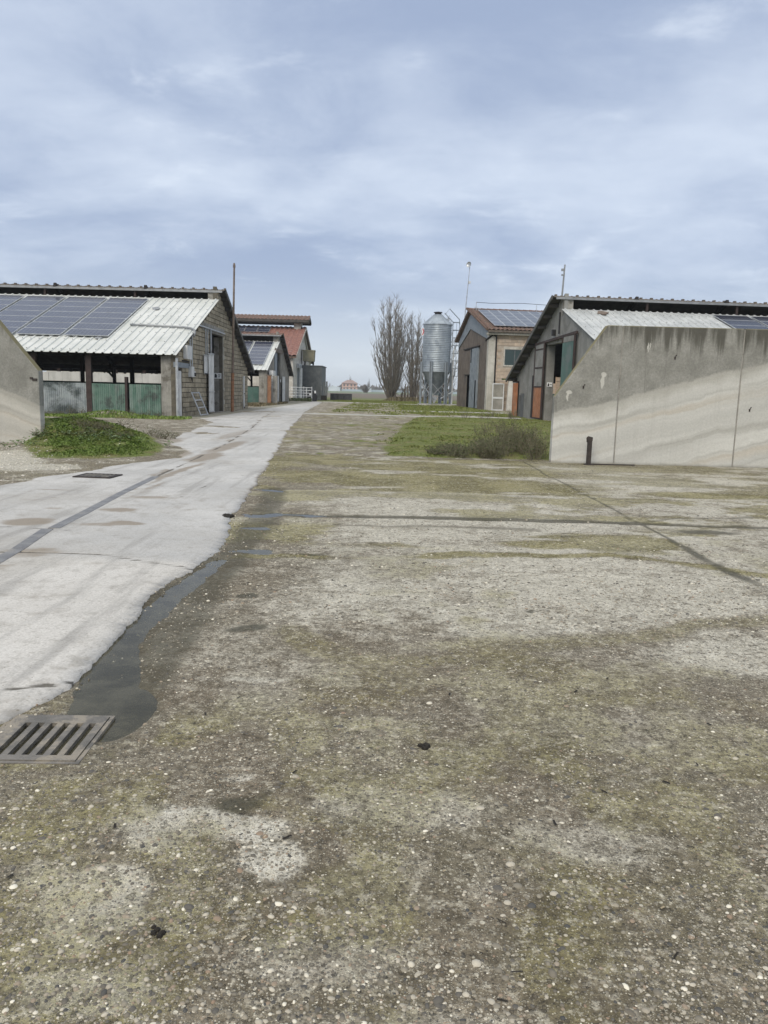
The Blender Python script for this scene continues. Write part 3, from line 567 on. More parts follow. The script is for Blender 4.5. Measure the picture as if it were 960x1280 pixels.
def road():
    ys = np.concatenate([np.arange(1.0, 8, .022), np.arange(8, 20, .05), np.geomspace(20, 92, 220)])
    rx = np.interp(ys, [p[1] for p in ROAD_R], [p[0] for p in ROAD_R]); lx = np.interp(ys, [p[1] for p in ROAD_L], [p[0] for p in ROAD_L])
    jr = .16 * (fbm(ys * 0 + 3, ys, 2.0, 91, 6, .62) - .5) * np.interp(ys, [1, 4, 10, 40], [.35, .6, 1.2, 1.2]) + .05 * (fbm(ys * 0 + 5, ys, 14, 92, 4, .7) - .5) * np.interp(ys, [1, 10, 30], [.8, 1.2, 2])
    jl = .30 * (fbm(ys * 0 + 9, ys, 1.5, 95, 6, .6) - .5) * np.interp(ys, [1, 10, 20, 40], [.3, 1, 2.5, 3])
    rx = rx + jr; lx = lx + jl
    ts = np.concatenate([[0, 0.0], np.linspace(0, 1, 90)[1:-1], [1, 1]])
    Xg = lx[:, None] + (rx - lx)[:, None] * ts[None]; Yg = np.repeat(ys[:, None], len(ts), 1)
    Z = .032 + .004 * (fbm(Xg, Yg, .8, 99) - .5) + .003 * (fbm(Xg, Yg, 6, 98) - .5)
    edge = np.minimum(Xg - lx[:, None], rx[:, None] - Xg)
    Z = Z - .016 * (1 - ss(0, .10, edge)) * (.4 + fbm(Xg, Yg, 9, 97))
    Z[:, 0] = -.06; Z[:, -1] = -.06
    x, y = Xg.ravel(), Yg.ravel()
    w = .3 * (fbm(x, y, 1.3, 101) - .5); w2 = .3 * (fbm(x, y, 1.3, 102) - .5); xa, ya = x + w, y + w2
    nm = fbm(x, y, 2.2, 103)
    mud = np.zeros_like(x)
    for cx, cy, rx_, ry_, k in ((-4.0, 8.55, .38, .33, 1), (-2.95, 8.55, .30, .18, 1), (-3.25, 8.4, .3, .15, .7), (-3.3, 9.5, .28, .22, .8), (-3.3, 10.6, .35, .2, .7), (-4.1, 9.5, .2, .1, .7), (-3.3, 6.9, .35, .3, .7), (-3.6, 6.7, .4, .15, .6), (-4.0, 17.0, .4, 1.6, .9), (-4.15, 20, .4, 3, .8), (-5.0, 25, .4, 4, .6), (-4.85, 11.2, .35, .05, .9), (-5.0, 17.6, .7, 1.0, 1), (-6.1, 21, .5, 2.5, .8), (-2.55, 6.55, .2, .1, .4), (-3.55, 11.5, .1, 1.5, .6), (-3.75, 14, .12, 2.5, .8)):
        mud = np.maximum(mud, k * (1 - ss(.4, 1.25, ell(xa, ya, cx, cy, rx_, ry_))))
    mud = np.maximum(mud, .6 * (1 - ss(0, .12, np.minimum(x - np.interp(y, ys, lx), np.interp(y, ys, rx) - x))) * ss(8, 12, y))
    mud = np.maximum(mud, .7 * ss(.52, .66, nm) * (1 - ss(0, .22, pdist(x, y, DRAIN) - .05)))
    mud = np.maximum(mud, .3 * ss(.56, .68, fbm(x * 1.0, y * .5, 1.2, 107, 5)))
    moss = ss(-8.4, -9.0, xa) * ss(36, 38, y) * (.5 + .6 * nm)
    moss = np.maximum(moss, .7 * ss(.5, .62, nm) * ss(30, 40, y) * ss(-.8, -.1, x - np.interp(y, ys, rx)))
    crack = np.zeros_like(x)
    c1 = [(-6, 6.75), (-3.35, 6.95), (-2.6, 6.95), (-2.1, 6.7), (-1.6, 6.5)]
    crack = np.maximum(crack, 1 - ss(.006, .03, pdist(x + w * .15, y + w2 * .15, c1)))
    crack = np.maximum(crack, .7 * (1 - ss(.005, .03, pdist(x + w * .1, y + w2 * .1, [(-6, 8.45), (-3.7, 8.15), (-3.4, 8.1)]))))
    for cx_ in ([(-2.9, 7.0), (-2.75, 8.6), (-2.95, 10.3), (-2.8, 12.2)], [(-2.35, 6.9), (-2.25, 5.6), (-2.42, 4.7), (-2.2, 3.7)], [(-3.9, 13.2), (-3.2, 13.6), (-2.3, 13.5)]):
        crack = np.maximum(crack, .75 * (1 - ss(.002, .016, pdist(x + w * .35, y + w2 * .35, cx_))) * ss(.38, .55, fbm(x, y, 2.7, 109)))
    for yy in (11.45, 16.9, 23.5, 31, 40, 50):
        crack = np.maximum(crack, .35 * (1 - ss(.01, .05, np.abs(y + w2 * .1 - yy - .02 * x))))
    crack = np.maximum(crack, .9 * (1 - ss(.005, .035, pdist(x, y, [(-2.2, 3.55), (-1.95, 3.74), (-1.75, 3.82), (-1.60, 3.92)]))))
    crack = np.maximum(crack, .8 * (1 - ss(.01, .055, pdist(x + w * .12, y, DRAIN[6:]))) * (.5 + .7 * ss(.4, .6, nm)))
    near = 1 - ss(6.6, 7.0, y + .1 * w + .05 * (x + 3))
    mask = np.stack([mud, np.clip(moss, 0, 1), crack, near], -1)
    i = np.arange(Xg.size).reshape(Xg.shape); q = np.stack([i[:-1, :-1], i[:-1, 1:], i[1:, 1:], i[1:, :-1]], -1).reshape(-1, 4)
    return np_mesh('road', np.stack([x, y, Z.ravel() - .012 * np.clip(crack, 0, 1)], -1), q, M_road, {'mask': mask})
structure(place(road(), 'road'))

# puddles -----------------------------------------------------------------
def watermat():
    mt, nt, b = newmat('murky_water'); g = N(nt, 'ShaderNodeNewGeometry'); nt.nodes.remove(b)
    n = step_(nt, noise_(nt, g.outputs['Position'], 4, 6, .6), .38, .62)
    tr = N(nt, 'ShaderNodeBsdfTransparent'); tr.inputs[0].default_value = (.62, .63, .52, 1)
    df = N(nt, 'ShaderNodeBsdfDiffuse'); df.inputs[0].default_value = (.135, .125, .085, 1)
    gl = N(nt, 'ShaderNodeBsdfGlossy'); gl.inputs['Roughness'].default_value = .10; gl.inputs[0].default_value = (.85, .85, .85, 1)
    bp = N(nt, 'ShaderNodeBump'); bp.inputs['Strength'].default_value = .05; bp.inputs['Distance'].default_value = .01; nt.links.new(noise_(nt, g.outputs['Position'], 14, 3), bp.inputs['Height']); nt.links.new(bp.outputs[0], gl.inputs['Normal'])
    fr = N(nt, 'ShaderNodeFresnel'); fr.inputs[0].default_value = 1.27
    m1 = N(nt, 'ShaderNodeMixShader'); nt.links.new(math_(nt, 'ADD', .22, math_(nt, 'MULTIPLY', n, .3)), m1.inputs[0]); nt.links.new(tr.outputs[0], m1.inputs[1]); nt.links.new(df.outputs[0], m1.inputs[2])
    m2 = N(nt, 'ShaderNodeMixShader'); nt.links.new(fr.outputs[0], m2.inputs[0]); nt.links.new(m1.outputs[0], m2.inputs[1]); nt.links.new(gl.outputs[0], m2.inputs[2])
    nt.links.new(m2.outputs[0], nt.nodes['Material Output'].inputs['Surface'])
    return mt
M_water = watermat()
for x0, x1, y0, y1 in ((-1.9, -.9, 3.0, 7.15), (-2.1, 5.2, 9.2, 9.95), (-2.2, -1.2, 11.7, 12.4), (-1.9, -.7, 7.16, 8.9)):
    b = MB(); b.add([(x0, y0, -.0065), (x1, y0, -.0065), (x1, y1, -.0065), (x0, y1, -.0065)], [(0, 1, 2, 3)])
    structure(b.build('puddle', M_water))
# pale strips across the yard
def strip(pts, w, seed, z, mat, name):
    n = 90; t = np.linspace(0, 1, n)
    X = np.interp(t, np.linspace(0, 1, len(pts)), [p[0] for p in pts]); Y = np.interp(t, np.linspace(0, 1, len(pts)), [p[1] for p in pts])
    a = w * (.8 + .5 * fbm(X, X * 0, .5, seed)); V = []
    for s in (-1, -.5, 0, .5, 1): V.append(np.stack([X, Y + s * a + (abs(s) == 1) * .2 * (fbm(X, X * 0 + s, 1.5, seed + 3) - .5), np.maximum(z - .045 * (abs(s) == 1), height(X, Y + s * a) + .03 - .06 * (abs(s) == 1))], -1))
    V = np.concatenate(V); i = np.arange(5 * n).reshape(5, n)
    q = np.stack([i[:-1, :-1], i[:-1, 1:], i[1:, 1:], i[1:, :-1]], -1).reshape(-1, 4)
    return structure(place(np_mesh(name, V, q, mat), name))
M_path = surf('path_concrete', (.31, .30, .27), (.39, .38, .345), 1.2, (.25, .235, .18), 1.4, .54, .7, bump=.4)
strip([(-5.2, 48.4), (-2, 48.2), (3.8, 48.2), (8.2, 47.6)], .85, 5, .05, M_path, 'path')
strip([(1.2, 60.2), (4.5, 60.5), (9.2, 61.5)], .9, 8, .05, M_path, 'path')
strip([(-7.4, 91), (-3.1, 90.3), (3.2, 88.6), (8.2, 89.2)], 1.2, 9, .06, M_path, 'path')

# ------------------------------------------------------------------ pebbles, gravel, grit (uncountable)
def pebblemat(name, white=0.0):
    mt, nt, b = newmat(name); g = N(nt, 'ShaderNodeNewGeometry')
    r = N(nt, 'ShaderNodeValToRGB'); nt.links.new(g.outputs['Random Per Island'], r.inputs[0]); e = r.color_ramp.elements
    e[0].position = 0; e[0].color = (.055, .055, .052, 1); e[1].position = 1; e[1].color = (.70, .66, .55, 1)
    for p_, c_ in ((.10, (.095, .088, .075)), (.28, (.135, .118, .09)), (.5, (.20, .18, .14)), (.66, (.27, .24, .185)), (.72, (.24, .17, .115)), (.78, (.32, .29, .23)), (.93, (.46, .42, .34))):
        q = e.new(p_); q.color = (*c_, 1)
    col = r.outputs[0]
    if white: col = mix_(nt, white, col, (.68, .66, .60))
    col = mix_(nt, .3, col, mix_(nt, noise_(nt, g.outputs['Position'], 120, 4), (.15, .15, .15), (.85, .85, .85)), 'OVERLAY')
    nt.links.new(col, b.inputs['Base Color']); b.inputs['Roughness'].default_value = .75
    return mt
def pebbles(name, x, y, r, mat, seed, sink=.35, flat=.55):
    rs = np.random.RandomState(seed); n = len(x); z = height(x, y)
    k = 6; a = np.arange(k) * 2 * np.pi / k
    dome = np.concatenate([np.stack([np.cos(a), np.sin(a), a * 0 - .45], -1), np.stack([.72 * np.cos(a + .5), .72 * np.sin(a + .5), a * 0 + .55], -1), [[0, 0, .92]]])
    th = rs.rand(n) * 6.28; el = .6 + .4 * rs.rand(n)
    v = dome[None] * np.stack([r, r * el, r * flat * (.5 + .6 * rs.rand(n))], -1)[:, None]
    v = v * (1 + .22 * (rs.rand(n, 13, 1) - .5))
    c, s = np.cos(th)[:, None], np.sin(th)[:, None]
    V = np.stack([v[..., 0] * c - v[..., 1] * s + x[:, None], v[..., 0] * s + v[..., 1] * c + y[:, None], v[..., 2] + (z - r * flat * sink * .3)[:, None]], -1)
    f = []
    for j in range(k): f += [(j, (j + 1) % k, k + j), ((j + 1) % k, k + (j + 1) % k, k + j), (k + j, k + (j + 1) % k, 12)]
    F = (np.array(f)[None] + (np.arange(n) * 13)[:, None, None]).reshape(-1, 3)
    o = place(np_mesh(name, V.reshape(-1, 3), F, mat), name, kind='stuff'); return o
rs = np.random.RandomState(4)
def scatter(n, x0, x1, y0, y1, pw=1.6, dens=None):
    u = rs.rand(n); a, b = y0 ** (1 - pw), y1 ** (1 - pw); y = (a + u * (b - a)) ** (1 / (1 - pw)); x = x0 + rs.rand(n) * (x1 - x0)
    k = np.abs(x) < .62 * y + .35
    if dens is not None: k &= rs.rand(n) < dens(x, y)
    return x[k], y[k]
def offroad(x, y): return (x > np.interp(y, [p[1] for p in ROAD_R], [p[0] for p in ROAD_R]) + .03) & (height(x, y) > -.006) & ~((x > -1.75) & (x < -1.24) & (y > 3.02) & (y < 3.5))
def pden(x, y):
    m_ = yardmasks(x, y); return np.clip(.25 + 1.1 * ss(.38, .66, fbm(x, y, 2.2, 131, 5)) - .5 * m_[..., 2], 0, 1) * offroad(x, y)
M_peb = pebblemat('pebble_mix')
x, y = scatter(85000, -2.2, 4.2, 1.25, 7.0, 2.0, pden); pebbles('pebbles', x, y, np.clip(np.exp(rs.normal(-5.35, .45, len(x))), .0022, .013), M_peb, 1)
x, y = scatter(2300, -2.0, 4.0, 1.3, 6.0, 1.8, pden); pebbles('pebbles', x, y, np.clip(np.exp(rs.normal(-4.55, .33, len(x))), .006, .021), M_peb, 2, flat=.45)
x, y = scatter(20000, -3, 9, 5, 17.5, 1.9, pden); pebbles('pebbles', x, y, np.clip(np.exp(rs.normal(-4.75, .4, len(x))), .005, .018), M_peb, 3, flat=.7)
n = 9000; x = rs.uniform(-11, -5.2, n); y = rs.uniform(11.7, 18.5, n)
k = (yardmasks(x, y)[:, 1] > rs.rand(n) * .8 + .1) & (x < np.interp(y, [p[1] for p in ROAD_L], [p[0] for p in ROAD_L]) - .05); x, y = x[k], y[k]
pebbles('white_gravel', x, y, np.clip(np.exp(rs.normal(-4.4, .45, len(x))), .006, .035), pebblemat('white_gravel', .45), 5, flat=.8)
n = 700; x = rs.normal(-12.9, .8, n); y = rs.normal(36.2, .4, n)
pebbles('rubble', x, y, np.clip(np.exp(rs.normal(-3.5, .5, n)), .015, .10), pebblemat('rubble_mix', .0), 6, flat=.9)
n = 2600; y = 1.2 + 15 * rs.rand(n) ** 1.6; x = np.interp(y, [p[1] for p in ROAD_R], [p[0] for p in ROAD_R]) + rs.normal(.03, .075, n) * (1 + y * .05)
pebbles('road_crumbs', x, y, np.clip(np.exp(rs.normal(-5.4, .5, n)), .002, .013), M_peb, 7, sink=-2.0, flat=.8)
# chips and straw bits lying about
def bits(name, n, mat, x0, x1, y0, y1, smin, smax, seed, cond=None):
    r_ = np.random.RandomState(seed); x = r_.uniform(x0, x1, n); y = r_.uniform(y0, y1, n)
    if cond is not None: k = cond(x, y); x, y = x[k], y[k]; n = len(x)
    L = r_.uniform(smin, smax, n); Wd = L * r_.uniform(.08, .35, n); t = r_.rand(n) * 6.28; z = height(x, y) + .004
    dx, dy = np.cos(t) * L, np.sin(t) * L; ex, ey = -np.sin(t) * Wd, np.cos(t) * Wd; tz = r_.uniform(0, .25, n) * L
    V = np.stack([np.stack([x - dx - ex, y - dy - ey, z], -1), np.stack([x + dx - ex, y + dy - ey, z + tz], -1), np.stack([x + dx * .8 + ex, y + dy * .8 + ey, z + tz + Wd * .4], -1), np.stack([x - dx * .9 + ex, y - dy * .9 + ey, z + Wd * .4], -1)], 1)
    return place(np_mesh(name, V.reshape(-1, 3), np.arange(4 * n).reshape(n, 4), mat, smooth=False), name, kind='stuff')
bits('straw_bits', 900, surf('straw', (.28, .23, .15), (.40, .34, .24), 20), -1.4, 4, 1.4, 9, .003, .012, 9, lambda x, y: offroad(x, y))
bits('dark_litter', 220, M_clod, -1.4, 4.5, 1.4, 10, .005, .02, 10, lambda x, y: offroad(x, y))

# ------------------------------------------------------------------ grass and weeds
def grassmat(name, a, b_, dry):
    mt, nt, b = newmat(name); g = N(nt, 'ShaderNodeNewGeometry')
    col = mix_(nt, g.outputs['Random Per Island'], a, b_)
    col = mix_(nt, math_(nt, 'MULTIPLY', step_(nt, noise_(nt, g.outputs['Position'], 1.1, 6, .65), .5, .66), .75), col, dry)
    nt.links.new(col, b.inputs['Base Color']); b.inputs['Roughness'].default_value = .7; b.inputs['Specular IOR Level'].default_value = .25
    return mt
def blades(name, x, y, h, w, mat, seed, lean=.5, sub=0.0):
    r_ = np.random.RandomState(seed); n = len(x); z = height(x, y) - .01
    t = r_.rand(n) * 6.28; l = lean * h * r_.rand(n) * 1.6; a = t + r_.normal(0, .6, n)
    cx, cy = np.cos(t) * w, np.sin(t) * w; lx, ly = np.cos(a + 1.57) * l, np.sin(a + 1.57) * l
    V = np.stack([np.stack([x - cx, y - cy, z], -1), np.stack([x + cx, y + cy, z], -1), np.stack([x + cx * .8 + lx * .4, y + cy * .8 + ly * .4, z + h * .62], -1), np.stack([x + lx, y + ly, z + h * (1 - .3 * lean)], -1), np.stack([x - cx * .8 + lx * .4, y - cy * .8 + ly * .4, z + h * .6], -1)], 1)
    return place(np_mesh(name, V.reshape(-1, 3), (np.arange(n)[:, None] * 5 + np.arange(5)), mat), name, kind='stuff')
M_gl = grassmat('lush_grass', (.115, .19, .034), (.255, .34, .09), (.24, .24, .09))
M_gs = grassmat('short_grass', (.115, .15, .032), (.22, .245, .075), (.24, .215, .095))
M_gd = grassmat('dry_grass', (.16, .135, .075), (.26, .22, .14), (.10, .095, .05))
r2 = np.random.RandomState(12)
n = 190000; x = r2.uniform(-11, -4.8, n); y = r2.uniform(15.2, 27, n); sd_ = sdpoly(x + .4 * (fbm(x, y, 1.6, 201) - .5), y + .4 * (fbm(x, y, 1.6, 202) - .5), GRASS_L)
k = (sd_ > -.25) & (r2.rand(n) < ss(-.25, .8, sd_)) & (fbm(x, y, 2.2, 207, 4) > .30) & ~((x < -8.75) & (y < 19.95)); x, y = x[k], y[k]
blades('grass', x, y, r2.uniform(.03, .11, len(x)) * (.3 + 1.5 * fbm(x, y, 1.9, 203)) * (.2 + .6 * ss(-.2, 1.0, sdpoly(x, y, GRASS_L))), r2.uniform(.0025, .006, len(x)), M_gl, 13, 1.0)
n = 50000; x = r2.uniform(-24, -6, n); y = r2.uniform(25, 37, n); k = (yardmasks(x, y)[:, 3] > .4); x, y = x[k], y[k]
blades('grass', x, y, r2.uniform(.06, .16, len(x)), r2.uniform(.012, .022, len(x)), M_gl, 14, .6)
n = 60000; x = r2.uniform(-.4, 9.6, n); y = 18.35 + (r2.rand(n) ** 1.7) * 36; k = (yardmasks(x, y)[:, 3] > .35 + .3 * r2.rand(n)) & (fbm(x, y, 1.1, 205) > .36); x, y = x[k], y[k]
blades('grass', x, y, r2.uniform(.02, .06, len(x)) * (.6 + .9 * ss(.45, .7, fbm(x, y, .8, 206))), r2.uniform(.006, .012, len(x)) * np.clip(y / 22, 1, 2), M_gs, 15, .8)
n = 42000; x = r2.uniform(-7, 9, n); y = r2.uniform(50, 112, n); k = (yardmasks(x, y)[:, 3] > .4) & (x > np.interp(y, [p[1] for p in ROAD_R], [p[0] for p in ROAD_R]) + .2); x, y = x[k], y[k]
blades('grass', x, y, r2.uniform(.04, .14, len(x)), r2.uniform(.02, .04, len(x)), M_gs, 16, .6)
n = 1500; x = np.concatenate([r2.uniform(-10.9, -9.9, n), r2.uniform(-12.2, -10.2, n)]); y = np.concatenate([r2.uniform(66.5, 78, n), r2.uniform(62, 71, n)])
blades('grass', x, y, r2.uniform(.08, .3, len(x)), .03, M_gd, 17, .6)

M_stem = grassmat('dead_stem', (.085, .078, .05), (.19, .17, .115), (.12, .115, .07))
M_leaf = grassmat('dull_leaf', (.045, .065, .022), (.10, .125, .045), (.11, .105, .055))
def weed(s, l, loc, h, sp, ns, seed, leafy=.5):
    """one clump of thin branching stems (into s) with small leaves (into l)"""
    q = random.Random(seed); o_ = Vector(loc)
    for i in range(ns):
        a = q.random() * 6.28; r_ = q.random() ** .6 * sp; b0 = o_ + Vector((math.cos(a) * r_ * .55, math.sin(a) * r_ * .55, -.03)); hh = h * q.uniform(.35, 1)
        tip = b0 + Vector((math.cos(a) * r_ * .6 + q.gauss(0, .08), math.sin(a) * r_ * .6 + q.gauss(0, .08), hh)); mid = (b0 + tip) / 2 + Vector((q.gauss(0, .04), q.gauss(0, .04), .03))
        s.tube([b0, mid, tip], [.006, .005, .002], 3, False)
        for j in range(q.randint(3, 7)):
            t = q.uniform(.25, .98); p = b0.lerp(mid, t * 2) if t < .5 else mid.lerp(tip, t * 2 - 1); d = Vector((q.gauss(0, 1), q.gauss(0, 1), q.uniform(.2, 1.2))).normalized() * q.uniform(.06, .2)
            s.tube([p, p + d], [.0035, .0015], 3, False)
            for e in range(3):
                if q.random() < leafy:
                    c = p + d * q.uniform(.3, 1); u = Vector((q.gauss(0, 1), q.gauss(0, 1), q.gauss(0, .5))).normalized() * q.uniform(.010, .028); w = u.cross(Vector((q.gauss(0, 1), q.gauss(0, 1), 1))).normalized() * u.length * .4
                    l.add([c - u, c + w, c + u, c - w], [(0, 1, 2, 3)])
ws, wl_ = MB(), MB()
for i in range(58):
    q = random.Random(300 + i); t = q.random() ** 1.5 * .85
    x = 3.78 - t * 3.0 + q.gauss(0, .1); y = 18.55 + q.random() ** 1.5 * (5.0 * (1 - t) + .5); hh = (.10 + .80 * (1 - t) ** 1.9) * q.uniform(.55, 1.05)
    weed(ws, wl_, (x, y, float(height(np.array([x]), np.array([y]))[0])), hh, .3, 22, 400 + i, .75)
for i, (x, y, h_) in enumerate(((4.7, 46, .7), (5.6, 44, .6), (7.6, 47, .7), (6.6, 49.2, .5), (8.0, 49.0, .6), (3.4, 28, .5), (3.9, 24, .7), (4.1, 30, .6), (5, 34, .5))):
    weed(ws, wl_, (x, y, .05), h_, .45, 22, 500 + i, .5)
for i in range(12):
    q = random.Random(700 + i); x = -16.8 + i * .55 + q.gauss(0, .15)
    weed(ws, wl_, (x, 36.95, .05), q.uniform(.15, .5), .3, 16, 800 + i, .3)
for i in range(16):
    q = random.Random(1700 + i); x = q.uniform(-8.9, -6.2); y = q.uniform(18.2, 23)
    weed(ws, wl_, (x, y, float(height(np.array([x]), np.array([y]))[0])), q.uniform(.12, .32), .22, 9, 1800 + i, .6)
ws.build('dead_weeds', M_stem, None, kind='stuff'); wl_.build('weed_leaves', M_leaf, None, kind='stuff')
# broad leaved plants on the mound
M_broad = grassmat('broad_leaf', (.075, .125, .045), (.15, .21, .085), (.13, .17, .09))
bl = MB()
for i in range(26):
    q = random.Random(900 + i); x0 = q.gauss(-7.8, .75); y0 = q.gauss(19.1, .7); z0 = float(height(np.array([x0]), np.array([y0]))[0]) + .01
    if y0 < 19.9 and x0 < -8.7: continue
    for k in range(16):
        a = q.random() * 6.28; r_ = q.uniform(.02, .16); L = q.uniform(.05, .10); wv = L * .42; el = q.uniform(.0, .7)
        c = Vector((x0 + math.cos(a) * r_, y0 + math.sin(a) * r_, z0 + q.uniform(.02, .13))); d = Vector((math.cos(a) * math.cos(el), math.sin(a) * math.cos(el), math.sin(el))); s_ = Vector((-math.sin(a), math.cos(a), 0))
        bl.add([c, c + d * L * .45 + s_ * wv + Vector((0, 0, .01)), c + d * L - Vector((0, 0, L * .25)), c + d * L * .45 - s_ * wv + Vector((0, 0, .01)), c + d * L * .5 - Vector((0, 0, .008))], [(0, 4, 1), (1, 4, 2), (2, 4, 3), (3, 4, 0)])
bl.build('broadleaf_weeds', M_broad, None, kind='stuff')

# ------------------------------------------------------------------ precast bunker walls
def bunker(name, label, x_end, sgn, y0, top, end_h, run, panels, mat, thick=.24):
    """panels from the low end outward; first panel carries the sloping top"""
    root = thing(name, label, 'wall', (x_end, y0, 0))
    x = 0.0
    for i, w in enumerate(panels):
        g0, g1 = (.0 if i == 0 else .012), .012
        a, b = x + g0, x + w - g1; poly = []
        def zt(u): return min(top, end_h + (top - end_h) * u / run)
        xs = [a] + ([run] if a < run < b else []) + [b]
        poly = [(sgn * a, -.15), (sgn * b, -.15)] + [(sgn * u, zt(u)) for u in reversed(xs)]
        mb = MB(); yo = (0, .006, -.004, .005)[i % 4]
        mb.prism(poly, 'y', yo, thick + yo)
        o = mb.build('wall_panel', mat, root)
        bv = o.modifiers.new('bevel', 'BEVEL'); bv.width = .02; bv.segments = 2; bv.limit_method = 'ANGLE'
        x += w
    jb = MB(); x = 0
    for w in panels[:-1]:
        x += w; jb.box(sgn * x - .02, sgn * x + .02, .016, thick - .03, -.1, min(top, end_h + (top - end_h) * x / run) - .03)
    jb.build('joint_filler', M_pillar, root)
    return root
bunker('bunker_wall', 'grey precast silage bunker wall on the right with pale stained lower half', 3.9, 1, 18.08, 3.2, 1.55, 1.12, (1.48, 2.8, 2.8, 2.8, 2.8, 2.8), M_bunkR)
bunker('bunker_wall', 'grey precast bunker wall at the left edge with pale lower half', -8.76, -1, 19.55, 3.35, 1.85, 1.22, (2.8, 2.8, 2.8, 2.8), M_bunkL, .26)
for x_, z_, y_ in ((4.55, 1.78, 18.08), (6.62, 2.50, 18.09), (8.45, 1.35, 18.08)):
    b = MB(); b.tube([(x_, y_ - .006, z_ - .03), (x_, y_ - .006, z_ + .03)], [.016, .022], 7); b.tube([(x_ + .01, y_ - .004, z_ + .04), (x_ + .035, y_ - .004, z_ + .075)], .012, 6)
    tag(b.build('lifting_loop', M_iron), {4.55: 'small dark lifting loop stub by the sloping end of the right wall', 6.62: 'small dark lifting loop stub high on the right wall', 8.45: 'small dark stub low on the right wall near the frame edge'}[x_], 'loop')
b = MB(); b.box(-8.92, -8.80, 19.53, 19.548, 1.60, 1.66); b.box(-8.98, -8.9, 19.53, 19.548, 1.64, 1.69); tag(b.build('steel_lug', M_iron), 'dark steel lug set in the left bunker wall near its end', 'lug')
mb = MB()
o = thing('iron_bracket', 'black iron angle upright on a flat strip in front of the right bunker wall', 'iron post', (4.68, 17.72, .012), R(2))
p = MB(); p.box(-.035, .055, -.045, .045, 0, .58); p.prism([(-.05, .52), (.06, .56), (.06, .64), (-.02, .66), (-.06, .62)], 'y', -.055, .055); p.build('post', M_iron, o)
p = MB(); p.box(-.06, 1.12, .05, .13, 0, .022); p.prism([(-.09, -.07), (.12, -.07), (.12, .05), (-.09, .05)], 'z', 0, .018); p.build('base_strip', M_iron, o)

# ------------------------------------------------------------------ corrugated sheet helpers
def rib_profile(x0, x1, pitch, h, top=.35):
    pts = []; x = x0
    while x < x1 - 1e-6:
        for u, z in ((0, 0), (.30, 0), (.38, h), (.38 + top * .5, h), (.46 + top * .5, 0)):
            if x + u * pitch <= x1: pts.append((x + u * pitch, z))
        x += pitch
    pts.append((x1, 0)); return pts
def sheet_roof(T, x0, x1, ya, za, yb, zb, pitch, h, th=.02):
    """ribbed sheet from eave (ya,za) to top (yb,zb), ribs running down the slope, with a real underside"""
    b = MB(T); pr = rib_profile(x0, x1, pitch, h); n = len(pr); dy, dz = yb - ya, zb - za; L = math.hypot(dy, dz); ny, nz = -dz / L, dy / L
    v = []
    for (yy, zz) in ((ya, za), (yb, zb)):
        for t in (0, -th): v += [(x, yy + ny * (q + t), zz + nz * (q + t)) for x, q in pr]
    f = []
    for i in range(n - 1):
        f += [(i, i + 1, 2 * n + i + 1, 2 * n + i), (n + i, 3 * n + i, 3 * n + i + 1, n + i + 1), (i, n + i, n + i + 1, i + 1), (2 * n + i, 2 * n + i + 1, 3 * n + i + 1, 3 * n + i)]
    f += [(0, 2 * n, 3 * n, n), (n - 1, 2 * n - 1, 4 * n - 1, 3 * n - 1)]
    b.add(v, f); return b
def wave_panel(w, h, pitch=.1, amp=.018, th=.004):
    """vertical corrugated sheet in the x-z plane, corner at the origin"""
    b = MB(); n = max(2, int(w / pitch * 6)); v = []; f = []
    for t in (0, th):
        for z in (0, h): v += [(w * i / n, amp * math.sin(2 * math.pi * i * w / n / pitch) + t, z) for i in range(n + 1)]
    k = n + 1
    for i in range(n): f += [(i, i + 1, k + i + 1, k + i), (2 * k + i, 3 * k + i, 3 * k + i + 1, 2 * k + i + 1)]
    b.add(v, f); return b
def solar_mesh(w, l, mat, t=.034):
    b = MB()
    b.box(-w / 2, w / 2, -l / 2, l / 2, 0, .04)
    b.cur = 1; b.add([(-w / 2 + t, -l / 2 + t, .0425), (w / 2 - t, -l / 2 + t, .0425), (w / 2 - t, l / 2 - t, .0425), (-w / 2 + t, l / 2 - t, .0425)], [(0, 1, 2, 3)])
    me = b.mesh('solar_panel', [M_galv, mat]); uv = me.uv_layers.new(name='UVMap')
    for p in me.polygons:
        for li, c in zip(p.loop_indices, ((0, 0), (1, 0), (1, 1), (0, 1))): uv.data[li].uv = c
    return me
CUBE = None
def unit_block(mat):
    b = MB(); e = .03
    b.add([(-.5, -.5, -.5), (.5, -.5, -.5), (.5, .5, -.5), (-.5, .5, -.5), (-.5, -.5, .5), (.5, -.5, .5), (.5, .5, .5), (-.5, .5, .5)], [(0, 3, 2, 1), (4, 5, 6, 7), (0, 1, 5, 4), (1, 2, 6, 5), (2, 3, 7, 6), (3, 0, 4, 7)])
    return b.mesh('block', mat)
